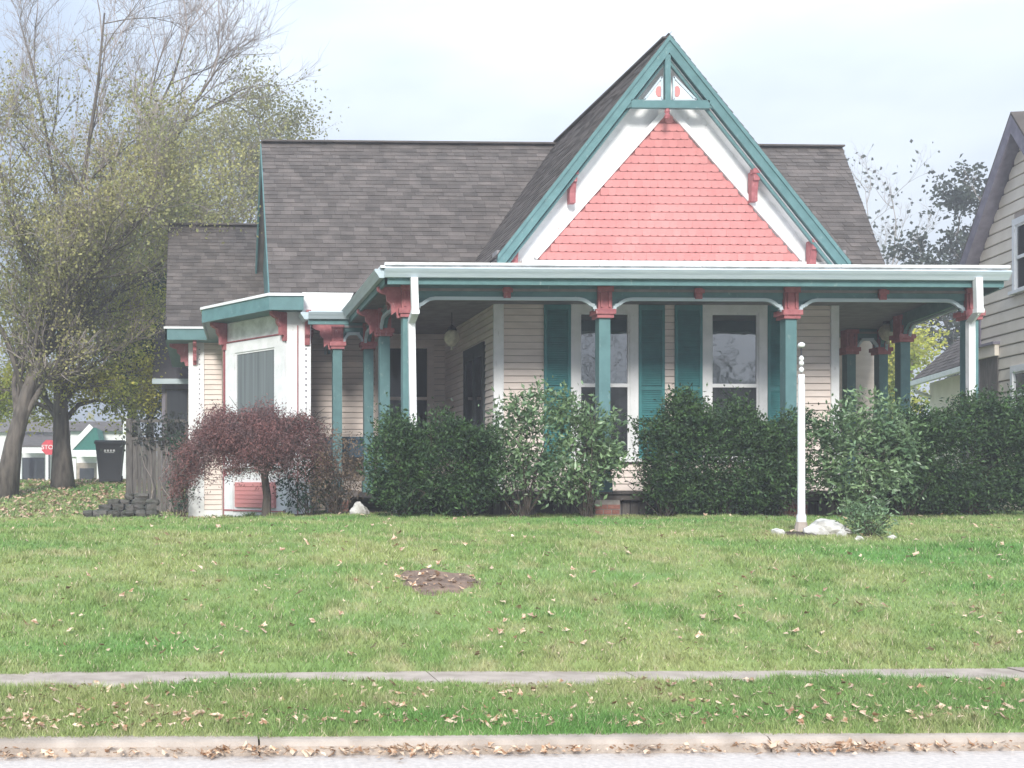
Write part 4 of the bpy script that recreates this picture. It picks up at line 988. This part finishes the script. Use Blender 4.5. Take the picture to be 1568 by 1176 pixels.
# trees
def tree(name, label, limbs, Y, r0, m, nleaf, leaf, depth=4, ratio=.62, spread=.5, sub=5, leafz=None, group=None, dy=2.5, seglen=None, clump=.28, bare=0., crownname='crown', twigdens=1.0, updir=.25, fill=None, bark='bark', seed=1, at=at):
    rr = random.Random(seed)
    base = at(*limbs[0][0], Y); g_ = gz(base.x, Y)
    t = thing(name, label, 'tree', (base.x, Y, g_), group=group)
    wood = MB(); tw = MB(); tips = []
    def grow(p, d, ln, r, lv):
        q = [p]; dd = d.copy()
        for i in range(3):
            dd = (dd+Vector((rr.gauss(0, .17), rr.gauss(0, .17), rr.gauss(.04, .12)))).normalized(); q.append(q[-1]+dd*ln/3)
        (wood if r > .02 else tw).tube(q, [r, r*.85, r*.7, r*.5], 5 if r > .04 else 3, cap=False)
        tips.extend(q[1:] if lv <= 1 else [])
        if lv <= 0: return
        for _ in range(sub if lv > 1 else sub+1):
            s_ = rr.choice(q[1:]); nd_ = (dd+Vector((rr.gauss(0, spread), rr.gauss(0, spread), rr.gauss(updir, spread*.8)))).normalized()
            grow(s_, nd_, ln*ratio*rr.uniform(.7, 1.25), max(.004, r*.5), lv-1)
    for i, lb_ in enumerate(limbs):
        ks = len(lb_); yo = 0 if i == 0 else rr.uniform(-dy, dy)
        pts_ = [at(u, v, Y+yo*(j/(ks-1))) for j, (u, v) in enumerate(lb_)]
        if i == 0: pts_[0] = Vector((pts_[0].x, Y, g_-.2))
        ra = r0 if i == 0 else r0*.30
        rad_ = [ra*(1-.75*j/(ks-1)) for j in range(ks)]
        if i == 0: rad_[0] *= 1.25
        wood.tube(pts_, rad_, 9 if i == 0 else 7)
        for j in range(1 if i else 2, ks):
            seg = pts_[j]-pts_[j-1]
            for _ in range(int(round(2*twigdens))+ (1 if j == ks-1 else 0)):
                s_ = pts_[j-1].lerp(pts_[j], rr.random())
                nd_ = (seg.normalized()+Vector((rr.gauss(0, .6), rr.gauss(0, .6), rr.gauss(.1, .4)))).normalized()
                grow(s_, nd_, (seglen or seg.length*.8), max(.02, rad_[j]*.6), depth-1)
    tr_ = wood.build('trunk', bark, t, smooth=True)
    if tw.v: tw.build('twigs', 'twig', t)['kind'] = 'stuff'
    if nleaf:
        T = np.array([tuple(p) for p in tips])
        if leafz is not None:
            pr_l = np.clip((leafz[1]-T[:, 2])/(leafz[1]-leafz[0]), bare, 1)
            T = T[rng.random(len(T)) < pr_l]
        idx = rng.integers(0, len(T), nleaf); P = T[idx]+rng.normal(size=(nleaf, 3))*clump
        leaves_mesh(crownname, P, None, leaf, m, t, .7)['kind'] = 'stuff'
    return t
Y1 = 29.5
tree('bare_topped_tree', 'large leaning tree at the far left, olive leaves below and bare twigs on top',
     [[(6, 748), (20, 680), (42, 600), (62, 545), (78, 510)],
      [(62, 545), (100, 470), (150, 400), (205, 345), (262, 300)],
      [(70, 530), (84, 430), (92, 330), (70, 200), (48, 90)],
      [(60, 550), (120, 500), (190, 440), (250, 400), (310, 380)],
      [(80, 500), (105, 380), (130, 260), (150, 130), (160, 20)],
      [(40, 610), (10, 520), (-40, 430), (-80, 300)],
      [(110, 400), (180, 290), (225, 200), (265, 120), (290, 40)],
      [(70, 480), (30, 380), (0, 260), (-30, 150)],
      [(205, 345), (250, 250), (290, 170), (330, 110)]],
     Y1, .29, 'olive', 62000, .078, depth=4, sub=5, leafz=(8.0, 12.5), bare=.0, dy=2.5, clump=.22, seglen=1.9, seed=4, twigdens=1.3)
tree('dark_trunk_tree', 'straight dark-trunked tree with yellow-green lower leaves left of the wheelie bin',
     [[(96, 745), (94, 680), (92, 600), (95, 500), (100, 420)],
      [(94, 640), (60, 600), (30, 590), (0, 600)], [(94, 620), (130, 580), (165, 570), (195, 580)],
      [(94, 560), (130, 500), (180, 470), (215, 450)], [(92, 600), (60, 540), (40, 480), (10, 450)], [(94, 650), (120, 620), (150, 612), (175, 618)], [(94, 650), (75, 625), (55, 618), (35, 625)]],
     31.5, .30, 'yellow', 22000, .09, depth=3, sub=4, dy=1.5, clump=.22, seglen=1.0, seed=9, updir=-.12)
tree('round_tree', 'rounded grey-olive tree rising behind the left wing roof',
     [[(330, 745), (330, 600), (328, 480), (330, 400)], [(330, 480), (300, 400), (290, 330), (300, 270)], [(330, 440), (350, 340), (355, 270), (350, 220)], [(330, 480), (370, 400), (385, 330), (390, 260)], [(330, 520), (280, 470), (250, 430), (230, 400)]],
     42, .3, 'oliveb', 36000, .11, depth=3, sub=6, dy=2.2, clump=.33, seglen=2.0, seed=11)
tree('broadleaf_tree', 'mid green broad tree filling the gap left of the house',
     [[(205, 745), (203, 650), (200, 560), (205, 480)], [(203, 600), (170, 540), (140, 500), (120, 470)], [(203, 560), (230, 500), (245, 440), (240, 390)], [(203, 620), (225, 590), (240, 560), (250, 530)], [(203, 520), (190, 440), (180, 380)]],
     38, .22, 'midgreen', 9000, .14, depth=3, sub=5, dy=1.5, clump=.25, seglen=1.5, seed=21)
tree('evergreen_tree', 'dark evergreen against the left end of the house',
     [[(228, 745), (230, 650), (232, 560), (235, 480)], [(230, 640), (215, 600), (210, 570)], [(232, 600), (245, 560), (250, 520)], [(233, 560), (222, 510), (225, 470)]],
     35, .15, 'dkgreen', 14000, .12, depth=3, sub=4, dy=1, clump=.28, seglen=.8, seed=31)
tree('dark_tree', 'dark-leaved tree with an open crown behind the neighbour house',
     [[(1500, 745), (1490, 640), (1480, 560), (1475, 480)], [(1480, 560), (1450, 500), (1430, 450), (1420, 410)], [(1478, 520), (1470, 430), (1465, 370), (1470, 330)], [(1478, 500), (1500, 420), (1505, 350), (1500, 300)], [(1480, 540), (1440, 510), (1415, 500), (1400, 480)]],
     45, .28, 'greydark', 7000, .19, depth=3, sub=4, dy=1.2, clump=.2, seglen=.95, seed=41)
tree('bare_tree', 'thin nearly leafless tree seen over the right end of the main roof',
     [[(1350, 745), (1352, 560), (1350, 470), (1345, 420)], [(1348, 480), (1335, 400), (1330, 340), (1325, 290)], [(1350, 460), (1368, 400), (1372, 340), (1362, 280)], [(1350, 440), (1375, 400), (1392, 370)]],
     60, .16, 'greydark', 260, .22, depth=4, sub=3, dy=1, clump=.3, seglen=1.6, seed=51, bark='twig')
tree('autumn_tree', 'yellowing bushy tree seen between the right porch posts',
     [[(1375, 745), (1372, 650), (1370, 590)], [(1372, 660), (1350, 600), (1345, 560)], [(1372, 640), (1392, 590), (1400, 555)], [(1372, 650), (1368, 580), (1370, 545)]],
     36, .14, 'yellow', 9000, .12, depth=3, sub=4, dy=1, clump=.28, seglen=.8, seed=61)
# garden trees on the far side of the street, behind the camera: they show in the window panes
def across(u, v, Y): return Vector((u, Y, v))
tree('street_tree', 'bare tree across the street with a few leaves left', [[(20, 0), (20.2, 2), (20, 4), (20.3, 6)], [(20, 3), (18.5, 5), (17.8, 7)], [(20, 3.5), (21.5, 5.5), (22.3, 7.5)], [(20, 4), (20.6, 6), (20.2, 8)]], -20, .2, 'greydark', 3000, .12, depth=3, sub=4, dy=1, clump=.3, seglen=1.4, seed=71, at=across)
tree('street_tree', 'leafy tree across the street', [[(29, 0), (29.2, 2), (29, 4), (29.3, 5)], [(29, 3), (27.5, 4.5), (26.8, 6)], [(29, 3.5), (30.5, 5), (31.3, 6.2)]], -24, .22, 'greydark', 9000, .14, depth=3, sub=5, dy=1.5, clump=.4, seglen=1.6, seed=72, at=across)
# distant wooded skyline, one mass
Pd = []
for _ in range(900):
    x_ = rng.uniform(-60, 110); y_ = rng.uniform(120, 150); h_ = 7+3*math.sin(x_*.21)+2.5*math.sin(x_*.57+1)
    Pd.append(np.array([x_, y_, rng.uniform(0, max(2, h_))])+rng.normal(size=(28, 3))*1.3)
Pd = np.concatenate(Pd); Pd = Pd[Pd[:, 2] > .5]
tag(leaves_mesh('distant_woods', Pd, None, .9, 'oliveb', None, .8), 'hazy line of far trees behind the houses', 'woods', kind='stuff')

# ------------------------------------------------------------------ small things
# white pole
pb = at(1227, 812, 13.4); g = gz(pb.x, 13.4)
t = thing('garden_pole', 'slender white turned pole standing on the lawn beside the boulder', 'pole', (pb.x, 13.4, g))
ztop = at(1227, 524, 13.4).z; z1 = at(1227, 572, 13.4).z
MB().lathe((pb.x, 13.4, g-.05), [(.055, 0), (.055, .24), (.042, .27), (.040, z1-g-.12), (.034, z1-g-.05), (.036, z1-g+.04)], 12).build('shaft', 'white', t, smooth=True)
MB().lathe((pb.x, 13.4, g-.04), [(.09, 0), (.075, .10), (.06, .16)], 10).build('base', 'concrete', t)
for k_, vv in enumerate((566, 556, 549)): MB().lathe(at(1227, vv, 13.4), [(.008, -.035), (.026, -.02), (.03, 0), (.022, .02), (.008, .035)], 10).build('bead', 'white', t, smooth=True)
MB().tube([at(1227, 572, 13.4), at(1227, 528, 13.4)], .009, 6).build('rod', 'iron', t)
MB().lathe(at(1227, 528, 13.4), [(.012, -.035), (.038, -.02), (.042, 0), (.03, .02), (.008, .03)], 12).build('knob', 'white', t, smooth=True)
# rocks
def rock(name, label, u, v, Y, w_, h_, d_, seed, m='stone', cat='rock', group=None):
    import bmesh
    p = at(u, v, Y); g_ = gz(p.x, Y); r_ = random.Random(seed); bm = bmesh.new(); bmesh.ops.create_icosphere(bm, subdivisions=3, radius=1)
    ph = [r_.uniform(0, 6) for _ in range(6)]
    for v_ in bm.verts:
        c = v_.co; k = 1+.13*math.sin(3*c.x+ph[0])*math.cos(2.5*c.y+ph[1])+.10*math.sin(5*c.z+4*c.x+ph[2])+.05*math.sin(11*c.x+ph[3])*math.sin(9*c.y+ph[4])+r_.uniform(-.02, .02)
        c *= k; c.x *= w_/2; c.y *= d_/2; c.z *= h_*(.75 if c.z > 0 else .4)
    me = bpy.data.meshes.new(name); bm.to_mesh(me); bm.free(); me.materials.append(M[m])
    o = link(name, me, None, (p.x, Y, g_+h_*.12)); o.rotation_euler = (0, 0, r_.uniform(-.4, .4)); return tag(o, label, cat, group)
rock('boulder', 'big pale boulder on the lawn at the foot of the white pole', 1266, 823, 13.1, .50, .20, .35, 1)
rock('rock', 'small white stone lying left of the pole on bare soil', 1192, 829, 13.05, .15, .08, .12, 2)
rock('rock', 'small pale stone behind the white one, left of the pole', 1188, 820, 13.3, .10, .07, .10, 3)
rock('rock', 'grey stone tucked at the right foot of the boulder', 1289, 846, 12.75, .12, .10, .10, 4)
rock('rock', 'small pale stone in front of the little green bush', 1316, 856, 12.5, .09, .06, .08, 5)
rock('rock', 'tiny pale stone out on the grass right of the little bush', 1366, 847, 12.6, .09, .05, .08, 6)
rock('rock', 'pale stone slab leaning at the left end of the hedge', 550, 776, 17.2, .30, .22, .16, 7)
# stone steps/low wall at the left
st = thing('stone_wall', 'low stepped wall of dark mossy stones in front of the wooden fence', 'wall', (at(170, 790, 24.5).x, 24.5, .7))
import bmesh
def rough_stone(w_, d_, h_, seed):
    r_ = random.Random(seed); bm = bmesh.new(); bmesh.ops.create_cube(bm, size=1); bmesh.ops.subdivide_edges(bm, edges=bm.edges[:], cuts=1, use_grid_fill=True)
    for v_ in bm.verts:
        k = v_.co.length; v_.co *= .5/k*1.0*.55+.45
        v_.co.x += r_.uniform(-.06, .06); v_.co.y += r_.uniform(-.06, .06); v_.co.z += r_.uniform(-.05, .05)
        v_.co.x *= w_; v_.co.y *= d_; v_.co.z *= h_
    me = bpy.data.meshes.new('stone'); bm.to_mesh(me); bm.free(); me.materials.append(M['darkstone']); return me
sd_ = 0
for row, (z_u, u_a, u_b) in enumerate(((796, 122, 228), (786, 128, 226), (777, 150, 226), (769, 160, 224), (760, 188, 222))):
    u = u_a+random.uniform(0, 5)
    while u < u_b:
        wpx = random.uniform(13, 24); yy = 24.5+row*.12+random.uniform(-.08, .08); p_ = at(u+wpx/2, z_u, yy); sd_ += 1
        o = link('stone', rough_stone(wpx/69*1.1, .42, random.uniform(.13, .17), sd_), st, (p_.x, yy, p_.z)); o.rotation_euler = (random.uniform(-.06, .06), random.uniform(-.08, .08), random.uniform(-.2, .2)); u += wpx
# wooden fence with lattice top
fy = 26.6; fx0 = at(197, 700, fy).x; fx1 = at(290, 700, fy).x; fz1 = at(200, 645, fy).z; fz0 = gz(fx0, fy)-.1
fe = thing('wooden_fence', 'weathered grey board fence with lattice top beside the house', 'fence', ((fx0+fx1)/2, fy, fz0))
MB().box((fx0-.06, fy-.06, fz0), (fx0+.08, fy+.06, fz1+.06)).build('post', 'wood', fe); MB().box((fx1-.1, fy-.05, fz0), (fx1, fy+.05, fz1)).build('post', 'wood', fe)
zl = at(200, 672, fy).z
x = fx0+.085
while x < fx1-.2:
    MB().box((x, fy-.02, fz0+.05), (x+.105, fy, zl-.03+random.uniform(-.01, .0))).build('board', 'wood', fe); x += .115
MB().box((fx0+.08, fy-.045, zl-.029), (fx1-.1, fy+.02, zl+.04)).build('rail', 'wood', fe); MB().box((fx0+.08, fy-.045, fz1-.03), (fx1-.1, fy+.02, fz1+.04)).build('rail', 'wood', fe)
lt = MB(); x = fx0-.3
while x < fx1:
    for sgn in (1, -1):
        a_ = Vector((x, fy-.01+.006*sgn, zl+.04)); b_ = Vector((x+sgn*(fz1-zl-.08), fy-.01+.006*sgn, fz1-.04))
        if sgn < 0: a_.x += .38; b_.x += .38
        if min(a_.x, b_.x) > fx0+.06 and max(a_.x, b_.x) < fx1-.1: lt.bar(a_, b_, .03, .008, (0, 0, 1))
    x += .12
tag(lt.build('lattice', 'wood', fe), kind='stuff')
for k_ in range(5):   # dry vine stems on the fence
    x_ = fx0+.5+k_*.25
vine = MB()
for k_ in range(9):
    x_ = fx0+.5+random.random()*1.0; pts_ = [Vector((x_, fy-.15, fz0+.1))]
    for q in range(6): pts_.append(pts_[-1]+Vector((random.gauss(0, .09), random.gauss(0, .03), .26)))
    vine.tube(pts_, [.015, .013, .011, .009, .007, .005, .003], 4, cap=False)
vine_t = thing('dry_vine', 'bare dry vine stems climbing the wooden fence', 'vine', (fx0+.9, fy-.15, fz0+.1))
vine.build('stem', 'twig', vine_t)
Pv = rng.normal(size=(500, 3))*np.array([.45, .06, .25])+np.array([fx1-.6, fy-.12, fz1-.25]); leaves_mesh('leaves', Pv, None, .09, 'greydark', vine_t, .7)['kind'] = 'stuff'
# wheelie bin
by = 33.2; bp_ = at(169, 726, by); g = gz(bp_.x, by); bn = thing('wheelie_bin', 'black wheelie bin with a small white mark standing beyond the fence', 'bin', (bp_.x, by, g))
zt_ = at(169, 676, by).z; h_ = zt_-g
w0_, w1_ = .30, .40
b_ = MB(); b_.add([(bp_.x-w0_, by-.28, g+.08), (bp_.x+w0_, by-.28, g+.08), (bp_.x+w0_, by+.28, g+.08), (bp_.x-w0_, by+.28, g+.08), (bp_.x-w1_, by-.38, zt_-.08), (bp_.x+w1_, by-.38, zt_-.08), (bp_.x+w1_, by+.38, zt_-.08), (bp_.x-w1_, by+.38, zt_-.08)], [(0,3,2,1),(4,5,6,7),(0,1,5,4),(1,2,6,5),(2,3,7,6),(3,0,4,7)])
b_.build('body', 'black', bn)
MB().prism([(bp_.x-w1_-.03, by-.42, zt_-.08), (bp_.x-w1_-.03, by+.42, zt_-.08), (bp_.x-w1_-.03, by+.40, zt_+.0), (bp_.x-w1_-.03, by-.2, zt_+.03), (bp_.x-w1_-.03, by-.40, zt_-.03)], (2*w1_+.06, 0, 0)).build('lid', 'black', bn)
for s_ in (-1, 1): MB().tube([(bp_.x+s_*.28, by+.25, g+.12), (bp_.x+s_*.34, by+.25, g+.12)], .12, 12).build('wheel', 'iron', bn)
MB().bar((bp_.x-.35, by+.46, zt_-.12), (bp_.x+.35, by+.46, zt_-.12), .04, .04).build('handle', 'black', bn)
zm = at(169, 690, by-.37).z
for k_, (dx, wq) in enumerate(((-.15, .05), (-.07, .06), (.02, .05), (.10, .06))):
    MB().box((bp_.x+dx, by-.372, zm-.035), (bp_.x+dx+wq, by-.362, zm+.03)).box((bp_.x-.14, by-.370, zm-.062), (bp_.x+.14, by-.362, zm-.05)).build('print_mark', 'white', bn) if k_ == 0 else MB().box((bp_.x+dx, by-.373, zm-.03), (bp_.x+dx+wq, by-.362, zm+.03)).build('print_mark', 'white', bn)
# stop sign on the lower street
sp = at(75, 685, 55); s_ = thing('stop_sign', 'red stop sign on a post just left of the dark tree trunk', 'sign', (sp.x, 55, gz(sp.x, 55)))
MB().tube([(sp.x, 55.05, gz(sp.x, 55)-.1), (sp.x, 55.05, sp.z+.3)], .04, 6).build('post', 'iron', s_)
MB().prism([(sp.x+.38*math.cos(R(22.5+45*k)), 55, sp.z+.38*math.sin(R(22.5+45*k))) for k in range(8)], (0, .02, 0)).build('plate', 'stop', s_)
cu = bpy.data.curves.new('lettering', 'FONT'); cu.body = 'STOP'; cu.size = .3; cu.align_x = 'CENTER'; cu.align_y = 'CENTER'; cu.materials.append(M['white'])
tmp = bpy.data.objects.new('tmp', cu); C.objects.link(tmp); bpy.context.view_layer.update()
lme = bpy.data.meshes.new_from_object(tmp.evaluated_get(bpy.context.evaluated_depsgraph_get())); bpy.data.objects.remove(tmp)
lo = link('lettering', lme, s_); lo.location = (sp.x, 54.985, sp.z); lo.rotation_euler = (R(90), 0, 0)

# far houses on the lower street
def far_house(label, u0, u1, Y, zroof, m_wall, m_roof, porch, gab=False):
    a = at(u0, 735, Y); b = at(u1, 735, Y); g_ = .2
    t = thing('far_house', label, 'house', ((a.x+b.x)/2, Y, g_), group=None)
    zt_ = at(u0, zroof[1], Y).z; zr_ = at(u0, zroof[0], Y).z
    MB().box((a.x, Y, g_), (b.x, Y+7, zt_)).build('wall', m_wall, t)
    MB().prism([(a.x-.3, Y-.4, zt_), (a.x-.3, Y+7.4, zt_), (a.x-.3, Y+3.5, zr_)], (b.x-a.x+.6, 0, 0)).build('roof', m_roof, t)
    return t, a.x, b.x, zt_, g_
t, x0_, x1_, zt_, g_ = far_house('white house with a grey porch roof far left on the lower street', -20, 92, 70, (640, 662), 'white', 'shingle', True)
zp = at(20, 686, 67).z; zq = at(20, 672, 67).z
px0, px1 = at(15, 700, 66).x, at(80, 700, 66).x
MB().prism([(px0, 66, zp), (px1, 66, zp), (px1, 70, zp+.75), (px0, 70, zp+.75)], (0, 0, .12)).build('porch_roof', 'shingle', t)
MB().box((px0-.1, 65.9, zp-.32), (px1+.1, 66.05, zp-.001)).build('fascia', 'white', t)
for u_ in (30, 73): 
    xx = at(u_, 700, 66.1).x; MB().box((xx-.12, 66.06, g_), (xx+.12, 66.3, zp-.32)).build('column', 'white', t)
for u_ in (42, 58):
    xx = at(u_, 700, 70).x; fo = MB().box((xx-.5, 69.93, 1.0), (xx+.4, 69.999, zp-.5)).build('window', 'glassdark', t)
for u_ in (20, 38, 60):
    xx = at(u_, 700, 70).x; fo = MB().box((xx-.4, 69.93, zp+.95), (xx+.4, 69.999, zt_-.1)).build('window', 'white', t); MB().box((xx-.3, 69.9, zp+1.0), (xx+.3, 69.929, zt_-.2)).build('pane', 'nsoffit', fo)
t, x0_, x1_, zt_, g_ = far_house('pale house with a dark green gabled porch left of the wheelie bin', 108, 200, 64, (640, 660), 'white', 'shingle', True)
zp = at(130, 690, 61).z; px0, px1 = at(111, 700, 60).x, at(155, 700, 60).x; pxm = at(140, 700, 60).x; zz_ = at(140, 655, 60).z
MB().prism([(px0-.1, 60, zp), (px1, 60, zp), (pxm+.25, 60, zz_), (pxm, 60, zz_)], (0, 3.9, 0)).build('porch_roof', 'dgreen', t)
MB().bar((px0-.2, 59.95, zp), (pxm, 59.95, zz_+.1), .08, .28, (0, 1, 0) if False else (0, 0, 1)).build('barge_board', 'white', t)
MB().box((px0-.1, 59.9, zp-.35), (px1, 60.05, zp-.001)).build('fascia', 'white', t)
for u_ in (113, 152): xx = at(u_, 700, 60.1).x; MB().box((xx-.12, 60.06, g_), (xx+.12, 60.3, zp-.35)).build('column', 'white', t)
xx = at(133, 700, 63.9).x; fo = MB().box((xx-.6, 63.9, 0.3), (xx+.6, 63.999, zp-.6)).build('door', 'concrete', t); MB().box((xx-.4, 63.85, .3), (xx+.4, 63.899, zp-.9)).build('pane', 'glassdark', fo)
xx = at(192, 650, 50).x
t = thing('white_post', 'plain white post standing just left of the wooden fence', 'post', (xx, 50, gz(xx, 50)))
MB().box((xx-.10, 49.9, gz(xx, 50)-.1), (xx+.10, 50.1, at(192, 640, 50).z)).build('shaft', 'white', t); MB().box((xx-.14, 49.86, at(192, 640, 50).z), (xx+.14, 50.14, at(192, 640, 50).z+.06)).build('cap', 'white', t)

# ------------------------------------------------------------------ autumn haze between the camera and the far trees
hz = MB().box((-90, -8, -1.2), (150, 165, 19)).build('haze', 'white'); hz.data.materials.clear()
hm = bpy.data.materials.new('haze_air'); hm.use_nodes = True; hn = hm.node_tree; hn.nodes.clear()
ho = hn.nodes.new('ShaderNodeOutputMaterial'); hv = hn.nodes.new('ShaderNodeVolumePrincipled')
hv.inputs['Density'].default_value = .0032; hv.inputs['Color'].default_value = (.93, .95, 1, 1); hv.inputs['Anisotropy'].default_value = 0
hn.links.new(hv.outputs[0], ho.inputs['Volume']); hz.data.materials.append(hm); hz['kind'] = 'stuff'
